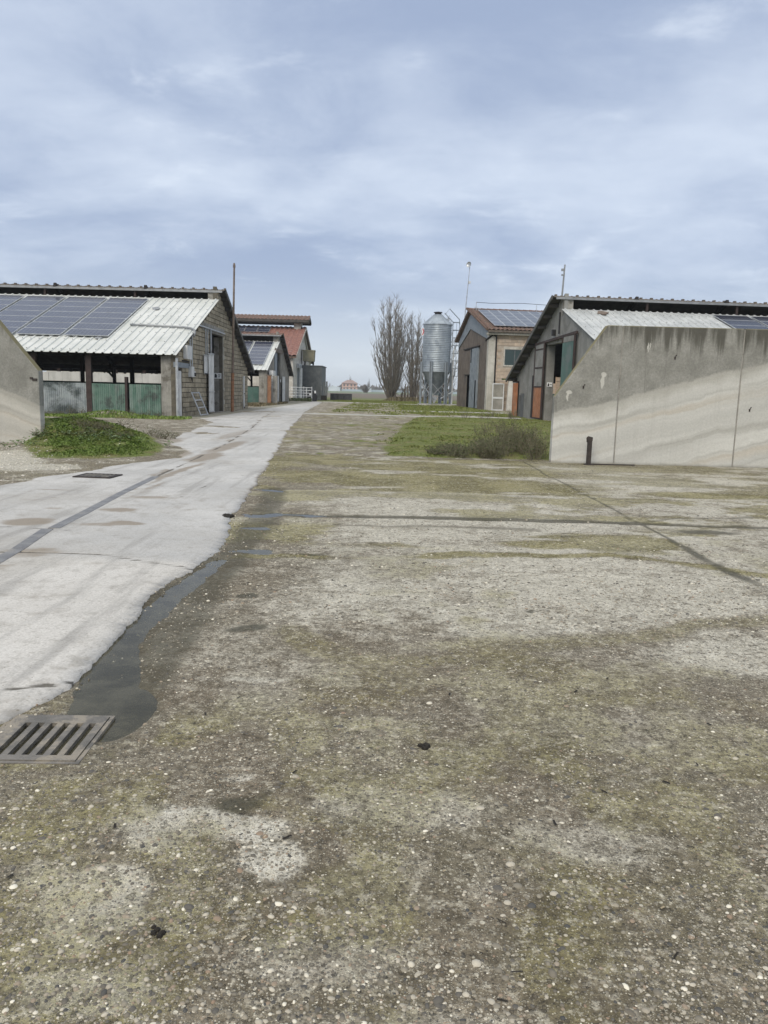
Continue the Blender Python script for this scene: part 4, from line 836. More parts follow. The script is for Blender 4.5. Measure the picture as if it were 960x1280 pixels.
# ------------------------------------------------------------------ the cattle barns
def barn(label, loc, rz, sx, Wd, L, za, yw, zw, yr, zr, zf, wall_mat, openings, solar=None, blocks=False, white=M_white, gable_label=None, ridgemat=M_ridge, panel_mats=None, post_x=None, small_cap=.5, over=.34, thin_posts=()):
    """local frame: x = sx*length from the gable, y along the gable, z up.  near roof: (-.35,za)->(yw,zw); far roof: (Wd+.6,zf)->(yr,zr)"""
    root = thing('livestock_barn', label, 'barn', loc, rz)
    T = lambda p: (sx * p[0], p[1], p[2])
    kn = (zw - za) / (yw + .35); kf = (zr - zf) / (Wd + .6 - yr)
    near = lambda y: za + kn * (y + .35); farz = lambda y: zf + kf * (Wd + .6 - y)
    top = lambda y: near(y) - .06 if y < yw else farz(y) - .18
    # gable wall with openings (y0,y1,z0,z1)
    ys = sorted({0, Wd, yw - .001, yw + .001} | {v for o in openings for v in o[:2]})
    w = MB(T)
    for a, b in zip(ys[:-1], ys[1:]):
        mid = (a + b) / 2; ops = [o for o in openings if o[0] <= mid <= o[1]]
        segs = [(-.1, None)]
        if ops: o = ops[0]; segs = ([(-.1, o[2])] if o[2] > 0 else []) + [(o[3], None)]
        for z0, z1 in segs:
            ta, tb = (top(a), top(b)) if z1 is None else (z1, z1)
            w.prism([(a, z0), (b, z0), (b, tb), (a, ta)], 'x', .02, .24)
    wall = w.build('gable_wall', M_mortar if blocks else wall_mat, root, label=gable_label)
    if blocks:
        me = unit_block(M_block); bh, bw, cnt = .245, 1.12, 0; q = random.Random(5); cand = []
        nz = int(zr / bh) + 1
        for r_ in range(nz):
            z0 = r_ * bh; offs = (r_ % 2) * bw / 2
            y = -offs
            while y < Wd:
                spans = [(max(y, 0), min(y + bw, Wd))]
                for o in openings:
                    if z0 + bh > o[2] + .03 and z0 < o[3] - .03:
                        ns = []
                        for a, b in spans:
                            if b <= o[0] or a >= o[1]: ns.append((a, b))
                            else:
                                if a < o[0]: ns.append((a, o[0]))
                                if b > o[1]: ns.append((o[1], b))
                        spans = ns
                for a, b in spans:
                    if b - a < .08: continue
                    # trim to the roof line
                    while b - a > .1 and top(b - .01) < z0 + bh: b -= .1
                    while b - a > .1 and top(a + .01) < z0 + bh: a += .1
                    if b - a < .12: continue
                    cand.append((a, b, z0))
                y += bw
        cand.sort(key=lambda c: c[0])
        for i, (a, b, z0) in enumerate(cand):
            if i < 300:
                j = q.uniform(-.008, .010)
                place(me, 'concrete_block', wall, (sx * (.01 + j), (a + b) / 2, z0 + bh / 2), (0, 0, 0), (.09, b - a - .035, bh - .032))
        rest = cand[300:]
        if rest:
            sb = MB(T)
            for a, b, z0 in rest: sb.box(-.03 + q.uniform(-.008, .008), .05, a + .018, b - .018, z0 + .016, z0 + bh - .016)
            sb.build('concrete_block', M_block, wall, kind='stuff')
    # roofs
    rf = sheet_roof(T, -.12, L, -.35, za, yw, zw, .41, .05).build('white_roof', white, root)
    ln = MB(T); ln.prism([(-.25, near(-.25) - .05), (yw - .05, near(yw - .05) - .05), (yw - .05, near(yw - .05) - .035), (-.25, near(-.25) - .035)], 'x', .25, L); ln.build('shade_sheet', M_dark, root)  # dark sheet added under the white roof to keep the interior dim
    sc = MB(T)
    for row in range(7):
        yy = -.1 + (yw - .1) * row / 6.5
        for i in range(int((L if L < 20 else 20) / .41)):
            x = -.12 + i * .41 + .19; sc.box(x - .018, x + .018, yy - .02, yy + .02, near(yy) + .045, near(yy) + .085)
    sc.build('screw_heads', M_screw, rf, kind='stuff')
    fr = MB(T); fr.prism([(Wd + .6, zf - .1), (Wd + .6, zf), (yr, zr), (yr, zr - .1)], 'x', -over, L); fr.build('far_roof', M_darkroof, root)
    bg_ = MB(T); bg_.prism([(Wd + .68, zf - .2), (Wd + .68, zf + .02), (yr, zr + .03), (yr, zr - .2)], 'x', -over - .07, -over - .002); bo = bg_.build('barge_board', M_barge, root)
    for i in range(9):
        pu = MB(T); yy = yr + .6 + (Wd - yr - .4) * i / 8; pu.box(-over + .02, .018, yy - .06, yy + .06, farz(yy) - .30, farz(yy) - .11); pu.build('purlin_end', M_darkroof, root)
    # raised ridge cap over the vent slot
    yc, zc_ = yr - small_cap, zr - small_cap * .2
    capo = sheet_roof(T, -over, L, yc, zc_ - .03, yr - .004, zr - .01, .31, .035).build('ridge_cap', ridgemat, root)
    rt = MB(T); i = -.4
    while i < L:
        rt.box(i, i + .12, yr - .10, yr + .08, zr - .03, zr + .07); i += .62
    rt.build('ridge_tiles', ridgemat, capo, kind='stuff')
    gb = MB(T); gb.box(-over + .05, L, yc - .12, yc - .002, zc_ - .15, zc_ - .03); gb.build('gutter', M_gutter, root)
    i = 4.8
    while i < L:
        ps = MB(T); ps.box(i, i + .12, yc + .05, yc + .17, near(yw) - .1, zc_ - .03); ps.build('vent_prop', M_brownpost, root); i += 5.3
    ep = MB(T); ep.box(.0, .55, yw + .06, yr + .25, zw - .35, farz(yr + .25) - .12); ep.build('vent_end_pier', M_pillar, root)
    # long sides: piers, posts, beam
    b = MB(T); b.box(.0, .72, .02, .42, -.1, za - .05); b.build('corner_pier', M_pillar, root)
    b = MB(T); b.box(.72, L, .55, .7, za - .12, za + .06); b.build('eave_beam', M_dark, root)
    b = MB(T); b.box(.0, L, Wd - .25, Wd - .05, zf - .2, zf + .1); b.build('eave_beam', M_dark, root)
    px = post_x or [.72 + 5.3 * k_ for k_ in range(1, int(L / 5.3))]
    for x in px:
        b = MB(T); hw = .06 if x in thin_posts else .13; b.box(x - hw, x + hw, .03, .25, -.1, 1.9 if x in thin_posts else za - .06); b.build('post', M_brownpost, root)
    for x in [4.2 + 5.3 * k_ for k_ in range(int((L - 4) / 5.3))]:
        for yy in (Wd * .34, Wd * .68, Wd - .2):
            h = (near(yy) if yy < yw else farz(yy)) - .2
            b = MB(T); b.box(x - .1, x + .1, yy - .1, yy + .1, -.1, h); b.bar((x, yy, h - 1.0), (x, yy + (1 if yy < yw else -1) * .9, h + .1), .12); b.bar((x, yy, h - 1.0), (x + .9, yy, h - .02), .12)
            b.build('inner_post', M_dark, root)
        b = MB(T); b.bar((x, 0, near(0) - .15), (x, yw, near(yw) - .15), .16, .24); b.bar((x, yw, farz(yw) - .3), (x, Wd, farz(Wd) - .25), .16, .24); b.build('rafter', M_dark, root)
    b = MB(T); b.box(L - .2, L, 0, Wd, -.1, za - .4); b.prism([(0, za - .4), (Wd, za - .4), (yr, zr - .3)], 'x', L - .2, L); b.build('end_wall', M_plaster, root)
    b = MB(T); b.box(.3, L, .3, Wd - .3, -.1, .03); b.build('floor', M_floor, root)
    # corrugated panels between posts
    xs = [.74] + [v for v in px]; pm = panel_mats or [M_green]
    for i, (a, c) in enumerate(zip(xs[:-1], xs[1:])):
        wd_ = c - a - (.14 if i else .16)
        pb = wave_panel(wd_, 1.5, .1)
        place(pb.mesh('corrugated_panel', pm[min(i, len(pm) - 1)], True), 'corrugated_panel', root, ((a + .01) if sx > 0 else -(a + .01 + wd_), .06 - .01 * (i % 2), .06), (0, R(.4 * (i % 2)), 0))
    # far side panels
    fp = wave_panel(L - 1.2, 1.6, .1); fo = place(fp.mesh('corrugated_panel', M_greensheet, True), 'corrugated_panel', root, (.7 if sx > 0 else -(L - .5), Wd - .1, .05))
    if solar:
        x0, cw, ncol, ya_, rl, nrow, sm = solar; me = solar_mesh(cw - .17, rl - .03, sm); ang = math.atan(kn)
        for c in range(ncol):
            for r_ in range(nrow):
                s_ = ya_ * math.sqrt(1 + kn * kn) + rl * (r_ + .5); yy = s_ / math.sqrt(1 + kn * kn)
                place(me, 'solar_panel', root, (sx * (x0 + cw * (c + .5)), yy - .09 * math.sin(ang), near(yy) + .09 * math.cos(ang)), (ang, 0, 0))
        rl_ = MB(T)
        for c in range(ncol):
            for dx in (.25, .75):
                xx = x0 + cw * (c + dx); rl_.bar((xx, ya_ - .05, near(ya_ - .05) + .065), (xx, ya_ + nrow * rl * math.cos(ang), near(ya_ + nrow * rl * math.cos(ang)) + .065), .04)
        rl_.build('panel_rails', M_galv, root)
    return root, T, near, farz

# ---- left near barn
LB1, T1, near1, far1 = barn('near left barn of grey concrete blocks with white ribbed roof and blue solar panels', (-10.1, 37.2, 0), 0, -1, 18.9, 30, 2.98, 9.15, 6.58, 9.75, 7.22, 2.75, M_block,
    [(6.95, 10.65, 0, 4.55), (0.05, .95, 0, 2.35)], solar=(3.72, 2.38, 5, 1.75, 1.03, 7, M_solar), blocks=True, panel_mats=[M_green, M_green, M_silverc, M_silverc], thin_posts=(2.42,), post_x=[2.42, 4.2, 6.85, 9.5, 12.2, 14.8, 17.5, 20.2, 22.9, 25.5, 28.2])
# door surround, lintel, sliding leaves
b = MB(T1); b.box(-.03, .25, 10.66, 10.92, 0, 4.5); b.build('door_jamb', M_ivory, LB1)
b = MB(T1); b.box(-.045, .25, 5.2, 10.92, 4.56, 4.98); b.build('door_lintel', M_pillar, LB1)
b = MB(T1); b.bar((-.10, 4.3, 4.72), (-.10, 10.7, 4.72), .09, .07); b.build('door_track', M_galv, LB1)
for y0, y1, z0, z1, xo in ((5.3, 6.25, 2.2, 3.25, -.13), (6.0, 6.75, .12, 3.35, -.22), (6.78, 7.45, .10, 3.40, -.16)):
    b = MB(T1); b.box(xo, xo + .04, y0, y1, z0, z1)
    lf = b.build('sliding_door', M_paledoor, LB1)
    f = MB(T1)
    for zz in (z0 + .03, (z0 + z1) / 2 - .5, z1 - .04): f.box(xo - .03, xo - .002, y0, y1, zz - .03, zz + .03)
    f.build('door_rail', M_galv, lf)
b = MB(T1)
for yy in (5.75, 6.2, 6.95, 7.1): b.box(-.12, -.07, yy, yy + .07, 2.9, 4.70)
b.build('door_hanger', M_galv, LB1)
b = MB(T1); b.box(1.2, 1.26, 7.3, 8.6, .9, 1.5); b.box(1.2, 1.26, 7.3, 9.2, 1.7, 1.78); b.box(1.2, 1.26, 8.9, 9.0, .0, 1.7); b.build('inner_gate', M_galv, LB1)
# small white door at the corner with blue grey frame beam
b = MB(T1); b.box(-.02, .03, .12, .88, .04, 2.26); dd = b.build('door', M_paledoor, LB1, label='small white metal door at the barn corner')
b = MB(T1); b.box(-.05, -.021, .15, .25, 1.05, 1.11); b.build('handle', M_dark, dd)
b = MB(T1); b.box(-.07, .1, -.05, 2.35, 2.42, 2.66); b.build('lintel_beam', M_greypaint, LB1)
b = MB(T1); b.box(-.10, .0, -.06, .05, 0, 2.85); b.tube([(-.10, -.12, 2.7), (-.10, -.12, .02)], .045, 8); b.build('downpipe', M_galv, LB1)
b = MB(T1); b.box(-.24, -.04, 1.25, 2.15, 2.86, 3.52); mb_ = b.build('meter_box', M_box, LB1)
b = MB(T1); b.box(-.05, .0, 1.0, 2.3, 2.72, 2.80); b.build('bracket', M_dark, mb_)
b = MB(T1); b.box(-.20, -.03, 2.2, 2.75, 2.0, 2.52); b.box(-.17, -.03, 2.78, 3.1, 2.02, 2.3); b.build('socket_box', M_box, LB1)
b = MB(T1); b.box(-.22, -.171, 2.82, 3.05, 2.05, 2.22); b.tube([(-.1, 2.5, 2.0), (-.12, 2.6, 1.75), (-.1, 2.75, 1.95)], .02, 6); b.build('socket_lid', M_dark, LB1)
b = MB(T1); b.tube([(-.06, 2.5, 2.5), (-.06, 2.5, 3.9)], .035, 6); b.tube([(-.06, 2.9, 2.5), (-.06, 2.9, 4.0), (-.1, 2.9, 4.25)], .03, 6); b.build('conduit', M_galv, LB1)
hz_ = [(-.14, 2.95, 4.05), (-.17, 3.05, near1(3.05) - .02), (-.12, 3.15, near1(3.15) + .10), (.1, 3.3, near1(3.3) + .12)] + [(.6 + .55 * i, 3.55 + .04 * i, near1(3.55 + .04 * i) + .09) for i in range(6)]
b = MB(T1); b.tube(hz_, .055, 8); b.build('cable_hose', M_gutter, LB1, smooth=True)
b = MB(T1); b.box(.1, .56, 10.63, 10.658, 2.02, 2.36)
sg = b.build('sign', M_sign, LB1)
b = MB(T1); b.prism([(.52, 2.08), (.38, 2.08), (.36, 2.2), (.42, 2.32), (.50, 2.3)], 'y', 10.626, 10.629); b.box(.15, .29, 10.626, 10.629, 2.22, 2.27); b.box(.17, .29, 10.626, 10.629, 2.12, 2.16); b.build('sign_print', M_ink, sg)
b = MB(T1)
b.box(-.056, .1, 8.4, 10.64, 0, .05)
b.build('door_sill', M_pillar, LB1)
b = MB(T1); b.box(.242, .56, 10.66, 10.92, 0, 4.5); b.build('door_return', M_pillar, LB1)
b = MB(T1); b.box(-.10, .0, 17.05, 17.35, .08, 2.3); wp = b.build('corner_door', M_paledoor, LB1, label='narrow white door at the far end of the gable')
b = MB(T1); b.box(-.13, -.101, 17.06, 17.34, 1.05, 1.12); b.box(-.13, -.101, 17.06, 17.34, .08, .2); b.build('hinge', M_iron, wp)
# marks on the roof: two loose grey scraps
for xx, yy in ((2.75, 6.85), (4.1, 1.75)):
    b = MB(T1); z = near1(yy); b.prism([(xx, yy - .2), (xx + .25, yy - .28), (xx + .42, yy + .12), (xx + .2, yy + .3), (xx - .05, yy + .1)], 'z', 0, .01)
    b.v = [(p[0], p[1], near1(p[1]) + .056 + p[2]) for p in b.v]; b.build('roof_patch', M_gutter, LB1)
# gate leaning on the wall
o = thing('metal_gate', 'short galvanised four bar gate leaning on the block wall of the near left barn', 'gate', (-9.98, 39.3, .03))
for i in range(6):
    if i < 2: p0, p1 = ((.55, 0 + 1.55 * i, .04), (.10, -.15 + 1.55 * i, 1.22))
    else: t = (i - 2) / 3 * .93 + .03; p0, p1 = ((.55 - .45 * t, -.15 * t, .04 + 1.18 * t), (.55 - .45 * t, 1.55 - .15 * t, .04 + 1.18 * t))
    b = MB(); b.tube([p0, p1], .035 if i < 2 else .028, 6); b.build('side_bar' if i < 2 else 'bar', M_galv, o)
# tall rusty pole
o = thing('pole', 'tall thin rusted pole standing before the near left barn gable', 'pole', (-9.5, 47.6, .03))
b = MB(); b.tube([(0, 0, 0), (.0, .22, 2.35)], [.10, .095], 8); b.build('lower_pole', M_rust, o)
b = MB(); b.tube([(0, .22, 2.35), (-.0, .85, 8.7)], [.08, .055], 8); b.tube([(0, .85, 8.7), (0, .85, 8.95)], [.09, .05], 8); b.build('upper_pole', M_oldrust, o)

# pale wall between the left barns
bw_ = thing('yard_wall', 'low pale precast wall behind the near left barn', 'wall', (-12.2, 62.5, 0))
for i in range(14):
    b = MB(); b.box(-2.5 * (i + 1) + .012, -2.5 * i - .012, 0, .18, -.1, 2.35 + .02 * (i % 3)); b.build('wall_panel', M_palewall, bw_)

# ---- second left barn
LB2, T2, near2, far2 = barn('second left barn with solar panels and a narrow dark doorway in its grey gable', (-11.0, 71.0, 0), 0, -1, 16.3, 30, 3.1, 7.6, 6.1, 8.3, 6.95, 2.95, M_plaster2,
    [(6.6, 9.2, 0, 5.0)], solar=(.35, 1.98, 9, .75, .98, 7, M_solar), panel_mats=[M_greensheet], post_x=[3.2, 6.0, 8.6, 11.2, 13.8, 16.4, 19, 21.6, 24.2, 26.8], ridgemat=M_oldtile, small_cap=1.0)
b = MB(T2); b.box(-.10, .0, 5.0, 10.2, 5.0, 5.35); b.build('door_track', M_oldrust, LB2)
for y0, y1 in ((4.6, 6.5), (9.3, 11.2)):
    b = MB(T2); b.box(-.2, -.15, y0, y1, .1, 2.7); lf = b.build('sliding_door', M_box, LB2)
    b = MB(T2); b.box(-.23, -.201, y0, y1, 1.3, 1.36); b.build('door_rail', M_galv, lf)
b = MB(T2); b.box(-.03, .1, 4.8, 6.55, 2.72, 4.9); b.build('door_panel', M_greypaint, LB2)
b = MB(T2); b.box(.26, .32, 6.0, 8.6, 0, 4.9); b.build('inner_door', M_clad, LB2)
b = MB(T2); b.box(-.05, -.02, 8.6, 9.15, 2.1, 2.4); b.build('sign', M_sign, LB2)
b = MB(T2); b.box(-.5, -.1, .6, 2.2, 2.35, 3.1); bx_ = b.build('air_unit', M_box, LB2)
b = MB(T2); b.box(-.45, -.12, .7, 1.9, 2.1, 2.34); b.build('unit_base', M_galv, bx_)
b = MB(T2); b.box(-.14, .0, 2.6, 3.1, 1.5, 1.8); b.build('socket_box', M_box, LB2)
o = thing('pole', 'short rust orange post before the corner of the second left barn', 'pole', (-10.55, 69.6, 0))
b = MB(); b.box(-.16, .16, -.12, .12, 0, 2.55); b.build('post', M_rust, o)
b = MB(); b.box(-.3, .2, -.14, .14, 2.55, 2.68); b.build('cap', M_oldrust, o)
o = thing('concrete_pillar', 'grey concrete pillar beside the rust orange post', 'pillar', (-10.15, 70.4, 0))
b = MB(); b.box(-.2, .2, -.2, .2, 0, 2.5); b.build('shaft', M_pillar, o); b = MB(); b.box(-.23, .23, -.23, .23, 2.5, 2.6); b.build('cap', M_pillar, o)

# ---- third left building, clay tiles and raised roof lantern
o = LB3 = thing('tiled_barn', 'tall pale barn with red clay roof tiles and a raised tiled lantern on its ridge', 'barn', (-11.5, 94.8, 0))
T3 = lambda p: (-p[0], p[1], p[2])
def gable_poly(W_, ze, yr, zr): return [(0, -.1), (W_, -.1), (W_, ze), (yr, zr), (0, ze)]
b = MB(T3); b.prism(gable_poly(21.5, 5.45, 10.8, 9.35), 'x', 0, .3); b.build('gable_wall', M_pale, o)
b = MB(T3); b.box(.3, 30, 0, .3, -.1, 5.4); b.build('side_wall', M_pale, o)
b = MB(T3); b.box(.3, 30, 21.2, 21.5, -.1, 5.4); b.build('side_wall', M_pale, o)
b = MB(T3); b.box(29.7, 30, .3, 21.2, -.1, 5.4); b.build('end_wall', M_pale, o)
def tiled(T, x0, x1, ya, za, yb, zb, pitch=.3, course=.42, amp=.05):
    """rolls of clay tiles: each course a stepped strip of waves, one mesh"""
    nx = int((x1 - x0) / pitch * 4); dy, dz = yb - ya, zb - za; L = math.hypot(dy, dz); nc = max(1, int(L / course)); ny, nz = -dz / L, dy / L
    b = MB(T)
    for c in range(nc):
        v = []; a0, a1 = c / nc, min(1.0, (c + 1.12) / nc)
        for a, lift in ((a0, .035), (a1, .0)):
            v += [(x0 + (x1 - x0) * i / nx, ya + dy * a + ny * (lift + amp * (i % 4 in (1, 2))), za + dz * a + nz * (lift + amp * (i % 4 in (1, 2)))) for i in range(nx + 1)]
        v += [(p[0], p[1] - ny * .05, p[2] - nz * .05) for p in v[:nx + 1]]
        k = nx + 1; f = []
        for i in range(nx): f += [(i, i + 1, k + i + 1, k + i), (2 * k + i, 2 * k + i + 1, i + 1, i)]
        b.add(v, f)
    return b
b = MB(T3); b.prism([(-.5, 5.15), (-.5, 5.3), (10.8, 9.5), (22, 5.3), (22, 5.15), (10.8, 9.35)], 'x', -.4, 30.2); b.build('roof_deck', M_oldtile, o)
tiled(T3, -.45, 22, -.55, 5.42, 10.75, 9.62, .62, .8, .09).build('roof_tiles', M_tile, o)
tiled(T3, -.45, 22, 22.05, 5.42, 10.85, 9.62, .62, .8, .09).build('roof_tiles', M_tile, o)
b = MB(T3); b.bar((-.46, -.5, 5.26), (-.46, 10.8, 9.48), .05, .34); b.bar((-.46, 10.8, 9.48), (-.46, 22, 5.26), .05, .34); b.build('barge_board', M_ivory, o)
# lantern
tiled(T3, -1.0, 26, 9.0, 10.42, 10.8, 11.1, .5, .5, .07).build('lantern_tiles', M_oldtile, o)
b = MB(T3); b.prism([(8.95, 10.12), (8.95, 10.40), (10.8, 11.05), (12.65, 10.40), (12.65, 10.12), (10.8, 10.72)], 'x', -.95, 26); b.build('lantern_roof', M_darkroof, o)
b = MB(T3); b.box(-.9, 26, 8.98, 9.1, 9.98, 10.14); b.box(-.9, 26, 12.5, 12.62, 9.98, 10.14); b.build('lantern_beam', M_dark, o)
for x in (.2, 12, 24.5):
    b = MB(T3); b.box(x, x + .9, 9.7, 11.9, 8.9, 10.15); b.build('lantern_pier', M_ivory, o)
sm = solar_mesh(1.6, 1.05, M_solar); ang = math.atan2(4.2, 11.3)
for c in range(8):
    for r_ in range(2):
        yy = 8.1 + r_ * 1.02; place(sm, 'solar_panel', o, (-(4.9 + 1.66 * c), yy, 5.42 + (yy + .55) * 4.2 / 11.3 + .2), (ang, 0, 0))
b = MB(T3); b.box(-.06, .0, 4.5, 6.8, .1, 4.4); lf = b.build('sliding_door', M_greypaint, o)
b = MB(T3); b.box(-.35, -.05, 3.5, 6.9, 4.05, 4.6); b.build('door_hood', M_galv, o)
b = MB(T3); b.tube([(-.3, 5.2, 4.1), (-.3, 5.2, .05)], .28, 10); b.build('vent_pipe', M_box, o)
b = MB(T3); b.box(-.03, .0, 8.2, 9.4, 5.4, 6.6); b.build('window_panel', M_plaster2, o)
b = MB(T3); b.bar((-.08, 11.5, 8.9), (-.08, 20.5, 5.2), .1, .5); b.build('gable_trim', M_ivory, o)
# dark clad shed in front of its gable
o = thing('clad_shed', 'dark grey vertically clad shed standing against the tiled barn gable', 'shed', (-10.9, 101.6, 0))
b = MB(); b.box(-.4, 2.3, 0, 7.0, 0, 4.42); b.build('body', M_clad, o)
cm = MB(); cm.box(-.045, .045, -.04, 0, 0, 4.4); cme = cm.mesh('cladding_batten', M_clad)
for i in range(13): place(cme, 'cladding_batten', o, (-.3 + .21 * i, -.001, .02))
b = MB(); b.box(-.5, 2.4, -.1, 7.1, 4.42, 4.52); b.build('roof', M_clad, o)
o = thing('tank', 'olive box tank raised above the dark clad shed', 'tank', (-10.35, 104.0, 4.53))
b = MB(); b.prism([(-.9, .55), (.55, .55), (.62, 1.9), (-.95, 1.9)], 'y', -.6, .9); b.build('tank_body', M_olive, o)
b = MB(); b.box(-1.0, .66, -.66, .96, 1.9, 2.02); b.build('lid', M_olive, o)
b = MB()
for x, y in ((-.7, -.4), (.4, -.4), (-.7, .7), (.4, .7)): b.box(x - .05, x + .05, y - .05, y + .05, 0, .56)
b.build('stand', M_dark, o)
# gate rails before the third barn
o = thing('railing', 'galvanised five bar railing before the tiled barn', 'railing', (-11.6, 91.3, 0))
for i in range(5):
    b = MB(); b.tube([(0, 0, .35 + .32 * i), (2.75, 0, .35 + .32 * i)], .035, 6); b.build('rail', M_galv, o)
for x in (0, .9, 1.8, 2.75):
    b = MB(); b.box(x - .05, x + .05, -.05, .05, 0, 1.75); b.build('post', M_galv, o)
o = thing('hedge_strip', 'dark green low hedge strip under the galvanised railing', 'hedge', (-11.6, 90.9, 0))
b = MB(); q = random.Random(3)
for i in range(1500):
    c = Vector((q.uniform(-.1, 2.8), q.uniform(-.2, .25), q.uniform(.02, .42))); u = Vector((q.gauss(0, 1), q.gauss(0, 1), q.gauss(0, 1))).normalized() * .05; w_ = u.cross(Vector((q.gauss(0, 1), 1, q.gauss(0, 1)))).normalized() * .03
    b.add([c - u, c + w_, c + u, c - w_], [(0, 1, 2, 3)])
b.build('foliage', M_leaf, o)
o = thing('feed_hopper', 'black plastic hopper on legs at the end of the railing', 'hopper', (-9.05, 92.6, 0))
b = MB(); b.prism([(-.35, .05), (.65, .05), (.75, .75), (.35, 1.25), (.0, 1.5), (-.45, .85)], 'y', -.4, .5); b.build('bin', M_black, o)
b = MB(); b.box(-.18, .05, -.42, -.401, .75, .98); b.box(.42, .6, -.42, -.401, 1.0, 1.3); b.build('label_patch', M_sign, o)
b = MB(); b.box(-.62, -.5, -.1, .1, 0, 1.6); b.build('leg', M_galv, o)
o = thing('stacked_frame', 'dark steel feeder frame beyond the clad shed', 'feeder', (-8.2, 100.5, 0))
b = MB(); b.box(-.35, .4, -.3, .3, .1, .7); b.build('body', M_dark, o)
for x, h in ((-.3, 2.1), (.05, 2.4), (.38, 2.5)):
    b = MB(); b.box(x - .1, x + .1, -.1, .1, .7 if x else .0, h); b.build('post', M_clad, o)
# row of dark crates
for i, nm in enumerate(('left of the row', 'in the middle of the row', 'right of the row')):
    o = thing('crate', 'low dark crate on the far yard, ' + nm, 'crate', (-8.0 + 1.02 * i, 109.5, .0), 0, 'dark crates on the far yard')
    b = MB(); b.box(0, .98, 0, .9, 0, .85); b.build('body', M_troughs, o)
    b = MB()
    for x in (.03, .46, .9): b.box(x, x + .06, -.04, -.001, 0, .86)
    b.box(-.012, .992, -.05, .9, .86, .93); b.build('rim', M_troughs, o)

# ------------------------------------------------------------------ right: brick building
o = BB = thing('brick_building', 'tall building of pinkish blocks with solar panels on its tiled roof', 'farm building', (9.05, 70.4, 0), R(5))
WB, yrB, zrB, zeB = 15.7, 9.1, 9.75, 7.2
b = MB(); b.prism([(0, 0), (WB, 0), (WB, 6.9), (yrB, 9.55), (0, 6.9)], 'x', .06, .4); b.build('gable_wall', M_brownwall, o)
b = MB(); b.prism([(.2, 6.3), (yrB, 7.9), (WB - .2, 6.3), (WB - .2, 6.95), (yrB, 9.45), (.2, 6.95)], 'x', -.02, .058); b.build('gable_panel', M_greypaint, o, label='pale blue grey metal gable triangle under the roof')
b = MB(); b.box(.4, 20, .1, .4, 0, 6.7); w = b.build('front_wall', M_pinkmortar, o)
# openings are set as frames proud of the wall, blocks left out around the window
q = random.Random(8); sb = MB(); bh, bw = .29, .58
for r_ in range(23):
    y = .56 - (r_ % 2) * bw / 2; z0 = .02 + r_ * bh
    while y < 19.5:
        a, c = max(y, .56), y + bw
        if not (z0 + bh > 4.02 and z0 < 5.62 and c > 1.38 and a < 3.52):
            if c - a > .1: sb.box(a + .012, c - .012, .06 + q.uniform(-.008, .008), .15, z0 + .012, z0 + bh - .012)
        y += bw
sb.build('block_courses', M_tufa, w, kind='stuff')
b = MB(); b.box(1.36, 3.5, .03, .12, 5.50, 5.72); b.box(1.36, 3.5, .03, .12, 3.98, 4.10); b.box(1.36, 1.46, .03, .12, 4.10, 5.50); b.box(3.40, 3.5, .03, .12, 4.10, 5.50); wf_ = b.build('window', M_ivory, o)
b = MB(); b.box(1.462, 3.398, .085, .099, 4.102, 5.498); b.build('pane', M_glass, wf_)
b = MB(); b.box(2.34, 2.42, .06, .082, 4.102, 5.498); b.box(1.464, 1.52, .06, .082, 4.102, 5.498); b.box(1.52, 3.39, .06, .082, 5.44, 5.497); b.build('frame', M_clad, wf_)
b = MB(); b.box(-.08, .54, -.06, .6, 0, 6.75); b.build('corner_column', M_ivory, o)
b = MB(); b.tube([(.62, -.02, 6.7), (.62, -.02, .05)], .07, 8); b.tube([(.62, -.02, 6.6), (.3, -.1, 6.75), (-.15, -.1, 6.4), (-.3, .2, 6.2)], .09, 8); b.build('downpipe', M_dark, o)
b = MB(); b.box(-.3, 20.4, -.5, .1, 6.72, 6.9); b.build('cornice', M_ivory, o)
b = MB(); b.box(-.3, 20.4, -.74, -.5, 6.92, 7.08); b.build('gutter', M_ridge, o)
b = MB(); b.prism([(-.62, 6.95), (-.62, 7.1), (yrB, zrB), (WB + .6, 7.1), (WB + .6, 6.95), (yrB, zrB - .15)], 'x', -.3, 20.5); b.build('roof_deck', M_oldtile, o)
kB = (zrB - 7.1) / (yrB + .62)
tiled(None, -.36, 20.5, -.68, 7.13, yrB, zrB + .03, .4, .5, .07).build('roof_tiles', M_oldtile, o)
tiled(None, -.36, 20.5, WB + .66, 7.13, yrB, zrB + .03, .4, .5, .07).build('roof_tiles', M_oldtile, o)
b = MB()
q = random.Random(4)
for i in range(30):
    yy = -.6 + i * .335; zz = 7.12 + (yy + .62) * kB; b.tube([(-.40, yy, zz + .08), (-.40, yy + .40, zz + .08 + .4 * kB - .03)], [.15, .11], 7)
b.build('verge_tiles', M_oldtile, o)
b = MB()
for i in range(34): b.tube([(-.3 + i * .62, yrB, zrB + .10), (.36 + i * .62, yrB, zrB + .08)], [.14, .11], 7)
b.build('ridge_tiles', M_oldtile, o, kind='stuff')
sm = solar_mesh(.97, 1.60, M_solar2, .055); angB = math.atan(kB)
for c in range(14):
    for r_ in range(5):
        yy = .05 + 1.62 * (r_ + .5) * math.cos(angB) + .1; place(sm, 'solar_panel', o, (.42 + 1.0 * (c + .5), yy, 7.12 + (yy + .62) * kB + .21), (angB, 0, 0))
